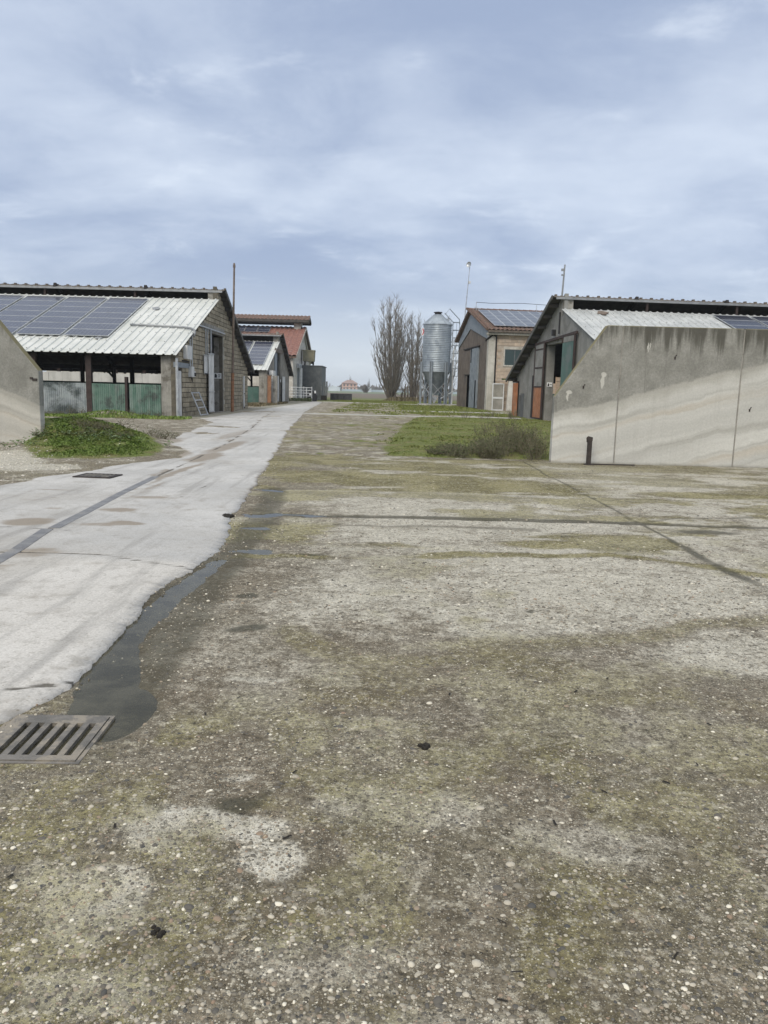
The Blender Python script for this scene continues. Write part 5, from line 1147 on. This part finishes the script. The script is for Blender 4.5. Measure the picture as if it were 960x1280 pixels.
# gable doors
b = MB(); b.box(-.08, .055, 4.5, 8.1, .1, 5.85); lf = b.build('sliding_door', M_greypaint, o)
b = MB()
for yy in (4.6, 5.4, 6.3, 7.2, 8.0): b.box(-.11, -.081, yy - .04, yy + .04, .1, 5.85)
b.build('door_rib', M_greypaint, lf)
b = MB(); b.box(-.112, -.081, 5.0, 5.35, .1, 2.75); b.build('wicket_shade', M_shade, lf)  # black board on the leaf, painting the dark of a gap
b = MB(); b.box(-.07, .055, 8.25, 11.6, 3.4, 5.75); b.build('upper_panel', M_brownwall, o)
b = MB(); b.box(-.12, .05, 4.2, 12, 5.9, 6.02); b.build('door_track', M_dark, o)
b = MB(); b.box(.0, .056, 8.2, 9.9, .1, 3.3); b.build('doorway', M_shade, o)  # flat black board on the solid wall, shade of an opening painted on
b = MB(); b.box(-.09, .056, 7.6, 8.15, 4.5, 5.85); b.build('door_edge', M_shade, o)  # black board painted as the dark inside, at the door's far edge
# aluminium door leaning and white slab
o = thing('door_frame', 'aluminium glazed door standing against the pink block wall', 'door', (9.45, 69.9, .03), R(5))
b = MB()
for x in (0, .98): b.box(x, x + .09, 0, .07, 0, 2.42)
for z in (0, 1.05, 2.33): b.box(.09, .98, 0, .07, z, z + .1 + .06 * (z == 1.05))
b.build('frame', M_box, o); b = MB(); b.box(.092, .978, .025, .04, .102, 1.048); b.box(.092, .978, .025, .04, 1.212, 2.328); b.build('pane', M_plaster2, o)
o = thing('concrete_slab', 'upright whitewashed concrete slab with mossy top beside the aluminium door', 'slab', (10.75, 69.6, 0), R(5))
b = MB(); b.prism([(0, 0), (1.1, 0), (1.08, 2.65), (.1, 2.75), (.06, 1.6)], 'y', 0, .3); b.build('slab', M_pale, o)
b = MB(); b.box(-.5, 1.0, -.05, .32, 2.76, 2.88); b.build('cap', M_leaf, o)
o = thing('antenna_mast', 'slim antenna mast with a small dish rising behind the brick building ridge', 'antenna', (8.0, 84.5, 0))
b = MB(); b.tube([(0, 0, 0), (0.1, 0, 9.5), (.42, 0, 14.9)], [.07, .06, .035], 6); b.build('mast', M_galv, o)
b = MB(); b.lathe([(.02, 0), (.2, .03), (.3, .1), (.31, .12)], 0, 0, 12); dsh = b.build('dish', M_galv, o, True); dsh.location = (.34, -.1, 14.9); dsh.rotation_euler = (R(80), 0, R(-40))
b = MB(); b.box(.36, .56, -.1, .1, 13.0, 13.25); b.build('radio_box', M_box, o)
o = thing('lifeline', 'thin safety wire on small posts along the brick building ridge', 'safety line', (9.05, 70.4, 0), R(5))
pts = [(1.0 + 3.6 * i, yrB - 2.0 * (i == 0), zrB + (.85 if i else .3)) for i in range(6)]
b = MB()
for x in (.35, 6.5, 13, 19): b.tube([(x, yrB - .6, zrB - .1), (x, yrB - .6, zrB + .75)], .03, 5)
b.tube([(.15, yrB - .6, zrB + .25), (.55, yrB - .6, zrB + .25)], .025, 5); b.build('posts', M_galv, o)
b = MB(); b.tube([(.35 + 18.65 * i / 12, yrB - .6, zrB + .72 - .05 * math.sin(i * 1.57)) for i in range(13)], .022, 4); b.build('wire', M_dark, o)

# ---- right grey barn
thr = R(5); cxr, cyr = 8.9 + 18.8 * math.sin(thr), 54 - 18.8 * math.cos(thr)
LY = lambda s: 18.8 - s
RB, T4, near4, far4 = barn('grey plastered right barn with white ribbed roof and tall open doorway', (cxr, cyr, 0), thr, 1, 18.8, 26, 2.95, 9.0, 6.33, 9.55, 7.1, 2.55, M_plaster,
    [(LY(10.55), LY(7.05), 0, 4.5)], solar=(8.25, 2.2, 6, 1.6, 1.03, 7, M_solar_dim), white=M_white2, panel_mats=[M_silverc], over=.5)
b = MB(T4); b.bar((-.12, LY(5.0), 4.62), (-.12, LY(12.7), 4.86), .12, .14); b.build('door_track', M_brownpost, RB)
b = MB(T4); b.prism([(LY(10.6), 4.5), (LY(7.0), 4.5), (LY(7.0), 4.62), (LY(10.6), 4.75)], 'x', -.03, .019); b.build('door_lintel', M_pillar, RB)
lf = MB(T4)
for s in (5.12, 7.0): lf.box(-.2, -.12, LY(s) - .07, LY(s) + .07, .1, 4.75)
for z in (2.0, 3.15, 4.25): lf.box(-.195, -.125, LY(6.93), LY(5.19), z, z + .08)
lf.box(-.195, -.125, LY(6.93), LY(5.19), .1, .16)
fr_ = lf.build('sliding_door', M_brownpost, RB, label='left sliding door with rusty orange lower panel')
b = MB(T4); b.box(-.17, -.14, LY(6.93), LY(5.19), .162, 1.998); b.build('lower_panel', M_orange, fr_)
b = MB(T4); b.box(-.17, -.14, LY(6.93), LY(5.19), 2.082, 3.148); b.box(-.17, -.14, LY(6.93), LY(5.19), 3.232, 4.248); b.box(-.17, -.14, LY(6.93), LY(5.19), 4.332, 4.7); b.build('upper_panel', M_plaster, fr_)
b = MB(T4); b.box(-.17, -.13, LY(12.45), LY(10.5), .3, 4.42); gl = b.build('sliding_door', M_greensheet, RB, label='right sliding door of dark green sheet')
b = MB(T4); b.box(-.2, -.12, LY(12.55) - .02, LY(12.45) - .002, .3, 4.86); b.box(-.2, -.12, LY(10.48), LY(10.40), 4.43, 4.72); b.build('door_frame', M_brownpost, gl)
b = MB(T4); b.box(-.168, -.132, LY(12.4), LY(10.6), 4.44, 4.74); b.build('top_panel', M_plaster, gl)
b = MB(T4); b.box(.242, .50, LY(7.05) + .005, LY(6.8), 0, 4.5); b.build('door_return', M_plaster, RB)
b = MB(T4); b.box(-.06, .018, LY(4.45), LY(4.3), .1, 2.75); b.build('wall_post', M_black, RB)
b = MB(T4); b.box(.10, .42, LY(7.05) - .03, LY(7.05), 2.05, 2.31); sg = b.build('sign', M_sign, RB)
b = MB(T4); b.prism([(.13, 2.08), (.24, 2.08), (.24, 2.2), (.20, 2.26), (.15, 2.21)], 'y', LY(7.05) - .034, LY(7.05) - .031); b.box(.28, .39, LY(7.05) - .034, LY(7.05) - .031, 2.16, 2.2); b.build('sign_print', M_ink, sg)
b = MB(T4); b.tube([(-.05, LY(9.3), 5.0), (-.05, LY(9.3), 6.2)], .045, 6); b.build('downpipe', M_black, RB)
b = MB(T4); b.box(-.2, .0, LY(8.55), LY(8.35), 4.95, 5.3); b.build('floodlight', M_black, RB)
b = MB(T4); b.box(-.03, .018, LY(1.35), LY(1.1), 0, 1.5); b.box(-.02, .018, LY(2.3), LY(1.5), 0, 1.62); b.build('leaning_board', M_clad, RB)
o = thing('pole', 'rust orange flat post with a T top at the far corner of the grey barn', 'pole', (8.75, 53.2, 0), thr)
b = MB(); b.box(-.13, .13, -.2, .2, 0, 2.3); b.build('post', M_orange, o); b = MB(); b.box(-.2, .9, -.06, .06, 2.32, 2.44); b.box(.2, .3, -.06, .06, 0, 2.32); b.build('arm', M_dark, o)
o = thing('antenna_mast', 'plain grey antenna mast standing at the grey barn ridge', 'antenna', (9.72, 44.75, 7.05))
b = MB(); b.tube([(0, 0, 0), (.06, 0, 1.75)], [.055, .045], 6); b.build('mast', M_gutter, o)
b = MB(); b.box(-.12, .02, -.05, .05, 1.4, 1.53); b.box(-.1, .02, -.05, .05, 1.15, 1.23); b.build('clamp', M_gutter, o)
o = thing('trailer', 'dark green flatbed trailer inside the grey barn doorway', 'trailer', (cxr - math.sin(thr) * LY(9.6) + .9, cyr + math.cos(thr) * LY(9.6), 0), thr)
b = MB(); b.box(-.9, 1.8, -1.0, .95, 1.25, 1.6); b.box(-.7, 1.6, -.8, .8, 1.1, 1.25); b.build('bed', M_greensheet, o)
for y in (-.75, .72):
    b = MB(); b.tube([(-.1, y - .12, .5), (-.1, y + .12, .5)], .48, 16); wh = b.build('wheel', M_black, o)
    b = MB(); b.tube([(-.1, y - .14, .5), (-.1, y + .14, .5)], .2, 12); b.build('rim', M_gutter, wh)
b = MB(); b.box(-.85, -.7, -.1, .1, .3, 1.1); b.box(-.95, .2, -.06, .06, .42, .54); b.build('drawbar', M_black, o)
o = thing('wooden_crate', 'pale plywood crate resting on the green trailer in the doorway', 'crate', (cxr - math.sin(thr) * LY(9.55) + .4, cyr + math.cos(thr) * LY(9.55), 1.605), thr)
for i in range(4):
    b = MB(); b.box(-.3, .3, -.78, .78, .03 + .24 * i, .25 + .24 * i); b.build('board', M_wood, o)
b = MB()
for y in (-.74, .68): b.box(-.33, -.302, y, y + .06, 0, 1.0)
b.build('batten', M_wood, o)
o = thing('floodlight', 'round white lamp at the lower edge of the grey barn roof', 'lamp', (9.95, 35.15 - .0, 0), thr)
bpy.data.objects.remove(o)
# nest-like dark scrap on the roof
b = MB(T4); yy = 8.2; b.prism([(1.6, yy - .15), (2.0, yy - .35), (2.3, yy), (2.0, yy + .25), (1.75, yy + .2)], 'z', 0, .06); b.v = [(p[0], p[1], near4(p[1]) + .055 + p[2]) for p in b.v]; b.build('roof_patch', M_oldrust, RB)

# ------------------------------------------------------------------ silo
o = thing('feed_silo', 'tall galvanised feed silo with conical roof and caged ladder', 'silo', (5.72, 92.4, .02))
prof = []; z = 3.8
rad = 1.64
while z < 9.3:
    prof += [(rad, z), (rad + .035, z + .05), (rad + .035, z + .10), (rad, z + .15)]; z += .20
prof.append((rad, 9.3))
b = MB(); b.lathe(prof, 0, 0, 40); b.build('barrel', M_silo, o, True)
b = MB(); b.lathe([(rad + .1, 9.22), (rad + .1, 9.3), (.42, 10.45), (.30, 10.5)], 0, 0, 24); b.build('roof', M_silo, o)
b = MB()
for k in range(12):
    a = k * math.pi / 6; b.bar((math.cos(a) * (rad + .1), math.sin(a) * (rad + .1), 9.32), (math.cos(a) * .42, math.sin(a) * .42, 10.47), .05, .04)
b.build('roof_seams', M_silo, o)
b = MB(); b.lathe([(.38, 10.45), (.38, 10.62), (.5, 10.64), (.5, 10.72), (.0, 10.8)], 0, 0, 16); b.build('filler_cap', M_dark, o)
M_hop = surf('hopper_steel', (.14, .165, .18), (.20, .225, .24), 2, rough=.5, metal=.3)
b = MB(); b.lathe([(rad - .02, 3.82), (.32, 1.35), (.3, 1.1)], 0, 0, 28); b.build('hopper', M_hop, o, True)
lm = MB(); lm.box(-.17, .17, -.03, .03, 0, 4.95); lm.box(-.17, -.11, .03, .17, 0, 4.95); lm.box(.11, .17, .03, .17, 0, 4.95); lme = lm.mesh('leg', M_greypaint)
for k in range(6):
    a = R(-90 + 38) + k * math.pi / 3; place(lme, 'leg', o, (math.cos(a) * (rad + .09), math.sin(a) * (rad + .09), 0), (0, 0, a - math.pi / 2))
for k in range(6):
    a0, a1 = R(-52) + k * math.pi / 3, R(-52) + (k + 1) * math.pi / 3; p0 = (math.cos(a0) * rad, math.sin(a0) * rad); p1 = (math.cos(a1) * rad, math.sin(a1) * rad)
    b = MB(); b.bar((*p0, .9), (*p1, 2.6), .05); b.bar((*p1, .9), (*p0, 2.6), .05); b.build('cross_brace', M_galv, o)
# ladder with hoops on the right
lx0 = rad + .12; b = MB()
for y in (-.5, -.05): b.tube([(lx0, y - .2, .9), (lx0, y - .2, 9.6), (lx0 - 1.0, y, 10.6)], .03, 5)
z = 1.2
while z < 9.5: b.tube([(lx0, -.7, z), (lx0, -.25, z)], .022, 5); z += .3
la = b.build('ladder', M_greypaint, o)
b = MB(); z = 3.4
while z < 9.7:
    b.tube([(lx0 + .05 + .42 * (1 - math.cos(t)) , -.47 + .42 * math.sin(t), z) for t in [R(-95 + 10) + R(0) + i * R(170) / 8 for i in range(9)]], .025, 4)
    b.tube([(lx0, -.85, z), (lx0 + .75, -.85, z), (lx0 + .8, -.1, z), (lx0, -.1, z)], .03, 4); z += .88
for dx, dy in ((.75, -.85), (.8, -.1), (.4, -.85), (.8, -.5)): b.tube([(lx0 + dx, dy, 3.4), (lx0 + dx, dy, 9.6)], .022, 4)
b.build('ladder_cage', M_greypaint, la)
b = MB()
for y in (-.6, -.1): b.tube([(lx0 - .9, y, 10.5), (lx0 - .45, y, 11.1), (lx0 + .75, y, 9.9), (lx0 + .75, y, 9.4)], .028, 5)
for t in (.2, .5, .8): p_ = Vector((lx0 - .45, 0, 11.1)).lerp(Vector((lx0 + .75, 0, 9.9)), t); b.tube([(p_.x, -.6, p_.z), (p_.x, -.1, p_.z)], .025, 5)
b.build('roof_handrail', M_greypaint, la)
b = MB(); b.box(-.36, .36, -.02, .02, -.42, .42); sg = b.build('sign_plate', M_sign, o); sg.location = (-1.58, -.42, 8.42); sg.rotation_euler = (0, 0, R(-40))
b = MB(); b.prism([(-.3, -.36), (-.12, -.36), (.0, -.05), (.12, -.36), (.3, -.36), (.1, .05), (.3, .36), (.12, .36), (0, .12), (-.12, .36), (-.3, .36), (-.1, .05)], 'y', -.024, -.022); b.build('sign_print', M_redink, sg)
b = MB(); b.prism([(-.45, .95), (.25, .95), (-.05, .2), (-.22, .2)], 'y', -.35, .1); b.build('discharge_boot', M_galv, o)
b = MB(); b.tube([(-.1, -.4, .65), (-1.6, -.9, 2.3)], .06, 8); b.tube([(.6, -.9, .75), (2.75, -1.6, 2.05)], .07, 8); b.build('auger_tube', M_galv, o)
b = MB(); b.tube([(1.95, -.3, .1), (1.95, -.3, 6.3)], .09, 8); b.tube([(1.95, -.3, 6.3), (2.1, -.2, 6.6)], .09, 8); b.build('blower_pipe', M_box, o)
b = MB(); b.box(-2.0, 2.6, -2.0, 2, -.1, .10); b.build('base_slab', M_path, o)

# ------------------------------------------------------------------ bare poplars
def poplar(label, loc, H_, spread, stems, seed, group=None, twigs=1.0, scale_r=1.0):
    q = random.Random(seed); tr = MB(); br = MB(); tw = MB()
    for s in range(stems):
        a = 6.283 * s / stems + q.uniform(-.5, .5); out = spread * (q.uniform(.1, 1.0) if s else .1); hh = H_ * q.uniform(.74, 1.0) * (1 - .32 * (out / spread) ** 2)
        n = 9; pts = []; rr_ = []
        b0 = Vector((math.cos(a) * .28, math.sin(a) * .28, -.1))
        for i in range(n + 1):
            t = i / n; d = out * (1 - (1 - t) ** 1.8); pts.append(b0 + Vector((math.cos(a) * d + q.gauss(0, .06), math.sin(a) * d + q.gauss(0, .06), hh * t))); rr_.append((.13 * (1 - t) ** 1.2 + .012) * scale_r)
        tr.tube(pts, rr_, 5, False)
        nb = int(30 * twigs * (hh / 14))
        for j in range(nb):
            t = q.uniform(.08, .97); i = min(n - 1, int(t * n)); p = pts[i].lerp(pts[i + 1], t * n - i)
            aa = a + q.gauss(0, 1.1) if q.random() < .7 else q.random() * 6.28
            L = (1.0 + 2.6 * (1 - t)) * q.uniform(.5, 1.1) * (H_ / 15); el = q.uniform(.75, 1.2)
            d0 = Vector((math.cos(aa) * math.cos(el), math.sin(aa) * math.cos(el), math.sin(el)))
            p1 = p + d0 * L * .45; d1 = (d0 + Vector((0, 0, .5))).normalized(); p2 = p1 + d1 * L * .55
            br.tube([p, p1, p2], [.035 * scale_r, .024 * scale_r, .009], 4, False)
            for k in range(int(6 * twigs)):
                u = q.uniform(.15, 1.0); c = p.lerp(p1, u * 2) if u < .5 else p1.lerp(p2, u * 2 - 1)
                a2 = aa + q.gauss(0, 1.2); e2 = q.uniform(.6, 1.25); l2 = q.uniform(.35, 1.0) * (H_ / 15)
                dd_ = Vector((math.cos(a2) * math.cos(e2), math.sin(a2) * math.cos(e2), math.sin(e2)))
                tw.tube([c, c + dd_ * l2 * .5, c + dd_ * l2 + Vector((0, 0, .12))], [.013, .010, .005], 3, False)
    o = thing('poplar_tree', label, 'tree', loc, 0, group)
    tr.build('trunk', M_bark, o); br.build('branches', M_twig, o); tw.build('twigs', M_twig, o)
    return o
poplar('largest bare poplar with many upswept stems, left of the silo', (.75, 118, 0), 15.9, 3.1, 30, 31, None, .98)
poplar('narrow bare poplar between the largest one and the silo', (3.95, 118.5, 0), 13.9, 1.6, 14, 32, None, 1.0)
poplar('bare poplar crown standing up right behind the silo roof', (7.0, 128, 0), 14.8, 1.7, 13, 33)
poplar('rightmost bare poplar, behind the silo ladder hoops', (9.6, 131, 0), 14.6, 1.8, 12, 34)
SL = ('short gnarled stump just right of the largest poplar', 'tall forked stump between the two left poplars', 'gnarled stump beside the narrow second poplar', 'stump right of the narrow second poplar', 'lowest leafless stump at the foot of the largest poplar', 'rightmost leafless stump beside the silo legs')
for i, (x, h_) in enumerate(((2.25, 1.6), (2.75, 2.6), (3.1, 2.2), (4.7, 2.3), (1.3, 1.2), (5.2, 1.9))):
    q = random.Random(60 + i); b = MB(); b.tube([(0, 0, -.1), (q.gauss(0, .1), 0, h_ * .6), (q.gauss(0, .2), 0, h_)], [.16, .13, .08], 6)
    for j in range(14):
        z = q.uniform(.2, h_); b.tube([(0, 0, z), (q.gauss(0, .5), q.gauss(0, .5), z + q.uniform(.3, .9))], [.03, .01], 4, False)
    thing('shrub_stump', SL[i], 'stump', (x, 117.2 + q.gauss(0, .6), 0), 0, 'leafless stumps between the poplars', b.mesh('shrub_stump', M_bark))
n = 2600; xg = r2.uniform(-1.0, 7.0, n); yg = r2.normal(117, .9, n)
blades('undergrowth', xg, yg, r2.uniform(.2, .9, n) * ss(-1, 1, xg), .025, M_gd, 71, .5)

# ------------------------------------------------------------------ far distance
o = thing('far_house', 'distant pink two storey house with hipped roof on the horizon', 'house', (-27.2, 560, 0))
b = MB(); b.box(-5.4, 5.4, 0, 9, 0, 5.6); b.build('wall', M_farpink, o)
b = MB(); b.add([(-6.2, -.8, 5.6), (6.2, -.8, 5.6), (6.2, 9.8, 5.6), (-6.2, 9.8, 5.6), (-1.8, 4.5, 8.1), (1.8, 4.5, 8.1)], [(0, 1, 5, 4), (1, 2, 5), (2, 3, 4, 5), (3, 0, 4), (3, 2, 1, 0)]); b.build('roof', M_farroof, o)
for x in (-3.8, -1.3, 1.3, 3.8):
    for z in (1.0, 3.6):
        b = MB(); b.box(x - .55, x + .55, -.08, -.01, z, z + 1.5); b.build('window', M_clad, o)
o = thing('elevated_road', 'distant pale blue elevated road with railing along the horizon', 'road', (-40, 545, 0))
b = MB(); b.box(8, 260, 0, 8, 0, 1.5); b.build('embankment', M_farrail, o)
b = MB(); b.box(8, 260, -.1, .1, 2.6, 2.9)
for i in range(80): b.box(8 + i * 3.1, 8.3 + i * 3.1, -.1, .1, 1.5, 2.7)
b.build('railing', M_clad, o)
for i, (x, l_) in enumerate(((-36.5, 8), (-14, 6), (0.5, 7))):
    o = thing('far_shed', 'distant pale low shed on the horizon ' + ('left of the pink house', 'right of the pink house', 'behind the largest poplar')[i], 'shed', (x, 535, 0))
    b = MB(); b.box(-l_ / 2, l_ / 2, 0, 5, 0, 2.6); b.build('body', M_farveh, o); b = MB(); b.prism([(-l_ / 2 - .2, 2.6), (l_ / 2 + .2, 2.6), (0, 3.7)], 'y', -.2, 5.2); b.build('roof', M_farveh, o)
FT = ('tall slender leafless tree on the horizon just right of the pink house', 'small leafless tree on the horizon right of the far bush', 'tall leafless tree on the horizon left of the largest poplar', 'small leafless tree on the horizon between the far bush and the poplars', 'leafless tree on the horizon seen behind the largest poplar trunk', 'leafless tree on the horizon between the two left poplars', 'leafless tree top rising over the roof of the far pink house', 'leafless tree on the horizon just left of the silo', 'leftmost small leafless tree on the horizon by the clad shed', 'small leafless tree on the horizon left of the pink house')
for i, (x, h_, y_) in enumerate(((-14.6, 11, 610), (-9.2, 8, 615), (-2.5, 12, 620), (-6.2, 8.5, 640), (2.6, 11, 650), (7, 9, 640), (-30.5, 13, 640), (12, 10, 640), (-52, 8, 600), (-46, 7, 620))):
    poplar(FT[i], (x, y_, 0), h_, .9, 6, 80 + i, 'far trees on the horizon', .45, 3.0)
o = thing('bush', 'bare round bush far off right of the pink house', 'bush', (-10.6, 380, 0)); b = MB(); q = random.Random(9)
for i in range(160): b.tube([(q.gauss(0, .4), q.gauss(0, .4), 0), (q.gauss(0, 1.4), q.gauss(0, 1.2), q.uniform(1.5, 4.2))], [.09, .03], 4, False)
b.build('branches', M_bark, o)
b = MB(); q = random.Random(10)
for i in range(2600):
    c = Vector((q.uniform(-330, 330), 800 + q.uniform(-30, 40), 0)); hh = q.uniform(2, 6.5) * (.6 + .5 * math.sin(c.x * .05) ** 2); u = Vector((q.uniform(.8, 2.4), 0, 0)); c.z = hh * q.random()
    b.add([c - u, c + Vector((0, 0, -hh * .3)), c + u, c + Vector((0, .5, hh * .35))], [(0, 1, 2, 3)])
b.build('far_hedgerow', M_bark, None, kind='stuff')

# ------------------------------------------------------------------ grates and drain channel
o = thing('drain_grate', 'large square iron drain grate with six slots at the lower left', 'drain grate', (-1.49, 3.265, 0.0), R(1.5))
b = MB(); x0, x1, y0, y1 = -.24, .20, -.22, .22
b.box(x0, x1, y0, y0 + .045, -.02, .013); b.box(x0, x1, y1 - .075, y1, -.02, .013); b.box(.165, x1, y0 + .045, y1 - .075, -.02, .013); b.box(x0, x0 + .075, y0 + .045, y1 - .075, -.02, .013)
b.build('plate_rim', M_castiron, o)
xa_, xb_ = x0 + .075, .165; ns = 6; sw = .031; gap = (xb_ - xa_ - ns * sw) / (ns - 1)
for i in range(ns - 1):
    bx0 = xa_ + sw * (i + 1) + gap * i; b = MB(); b.box(bx0, bx0 + gap, y0 + .044, y1 - .074, -.07, .0125); b.build('bar', M_castiron, o)
b = MB(); b.box(x0 - .022, x0 - .004, y0 - .022, y1 + .022, -.02, .009); b.box(x1 + .004, x1 + .022, y0 - .022, y1 + .022, -.02, .009); b.box(x0 - .004, x1 + .004, y0 - .022, y0 - .004, -.02, .009); b.box(x0 - .004, x1 + .004, y1 + .004, y1 + .022, -.02, .009); b.build('outer_frame', M_castiron, o)
b = MB(); b.box(x0 + .03, x1 - .03, y0 + .03, y0 + .035, -.25, -.02); b.box(x0 + .03, x1 - .03, y1 - .035, y1 - .03, -.25, -.02); b.box(x0 + .03, x0 + .035, y0 + .036, y1 - .036, -.25, -.02); b.box(x1 - .035, x1 - .03, y0 + .036, y1 - .036, -.25, -.02); b.box(x0 + .036, x1 - .036, y0 + .036, y1 - .036, -.25, -.24)
b.build('pit', M_shade, o)  # pit lined near-black so the slots read as shaded
o = thing('drain_grate', 'small dark grate set in the concrete road at left', 'drain grate', (-4.85, 12.9, .034), R(-4))
b = MB(); b.box(-.32, .32, -.26, -.2, 0, .02); b.box(-.32, .32, .2, .26, 0, .02); b.box(-.32, -.26, -.2, .2, 0, .02); b.box(.26, .32, -.2, .2, 0, .02); b.build('outer_frame', M_iron, o)
for i in range(7): b = MB(); b.box(-.24 + .072 * i, -.21 + .072 * i, -.2, .2, .002, .018); b.build('bar', M_castiron, o)
b = MB(); b.box(-.26, .26, -.2, .2, -.002, .003); b.build('pit', M_shade, o)  # thin black plate painting the shade between the bars, no cavity below
o = thing('drain_channel', 'dark steel drain channel running along the concrete road', 'drain channel', (0, 0, 0))
for i, ((xa_, ya_), (xb_, yb_)) in enumerate(zip(DRAIN[:6], DRAIN[1:7])):
    w0 = .062; z = .036; sh = -.05 if i < 3 else .0
    dv = Vector((xb_ - xa_, yb_ - ya_, 0)).normalized(); sv_ = Vector((dv.y, -dv.x, 0)) * w0; g_ = dv * (.006 if i != 3 else .05)
    p0, p1 = Vector((xa_ + sh, ya_, 0)) + g_, Vector((xb_ + sh, yb_, 0)) - dv * .006
    b = MB(); b.add([p0 - sv_ + Vector((0, 0, -.03)), p0 + sv_ + Vector((0, 0, -.03)), p1 + sv_ + Vector((0, 0, -.03)), p1 - sv_ + Vector((0, 0, -.03)), p0 - sv_ + Vector((0, 0, z)), p0 + sv_ + Vector((0, 0, z)), p1 + sv_ + Vector((0, 0, z)), p1 - sv_ + Vector((0, 0, z))], [(0, 3, 2, 1), (4, 5, 6, 7), (0, 1, 5, 4), (1, 2, 6, 5), (2, 3, 7, 6), (3, 0, 4, 7)])
    b.build('channel_section', M_channel, o)
# clods
def clod(loc, r_, label, seed, g=None):
    q = random.Random(seed); b = MB(); 
    for k in range(7):
        c = Vector((q.gauss(0, r_ * .5), q.gauss(0, r_ * .3), r_ * .25)); n = 7; rr_ = r_ * q.uniform(.35, .6)
        for i in range(4):
            pass
        v = [(c.x + rr_ * math.cos(t * .8976) * q.uniform(.8, 1.2), c.y + rr_ * math.sin(t * .8976) * q.uniform(.8, 1.2), 0) for t in range(n)] + [(c.x + rr_ * .7 * math.cos(t * .8976 + .4), c.y + rr_ * .7 * math.sin(t * .8976 + .4), rr_ * q.uniform(.45, .75)) for t in range(n)] + [(c.x, c.y, rr_ * .9)]
        b.add(v, [(i, (i + 1) % n, n + i) for i in range(n)] + [((i + 1) % n, n + (i + 1) % n, n + i) for i in range(n)] + [(n + i, n + (i + 1) % n, 2 * n) for i in range(n)])
    o_ = thing('dung_clod', label, 'clod', loc, q.random() * 6, g, b.mesh('dung_clod', M_clod))
    o_.location.z = float(height(np.array([loc[0]]), np.array([loc[1]]))[0])
clod((.2, 3.25, 0), .032, 'black clod of dung alone on the near yard', 1)
clod((-.63, 2.03, 0), .022, 'small dark clod near the bottom left of the yard', 2)
clod((-1.9, 9.3, 0), .09, 'dark wet clod at the road edge by the puddle', 3)

# ------------------------------------------------------------------ air
mt = bpy.data.materials.new('air'); mt.use_nodes = True; nt = mt.node_tree; nt.nodes.clear()
pv = N(nt, 'ShaderNodeVolumePrincipled'); pv.inputs['Color'].default_value = (.80, .86, .93, 1); pv.inputs['Density'].default_value = .00038; pv.inputs['Anisotropy'].default_value = .2
mo = N(nt, 'ShaderNodeOutputMaterial'); nt.links.new(pv.outputs[0], mo.inputs['Volume'])
b = MB(); b.box(-1520, 1520, -1520, 1520, -1.4, 20); b.build('haze', mt, None, kind='stuff')
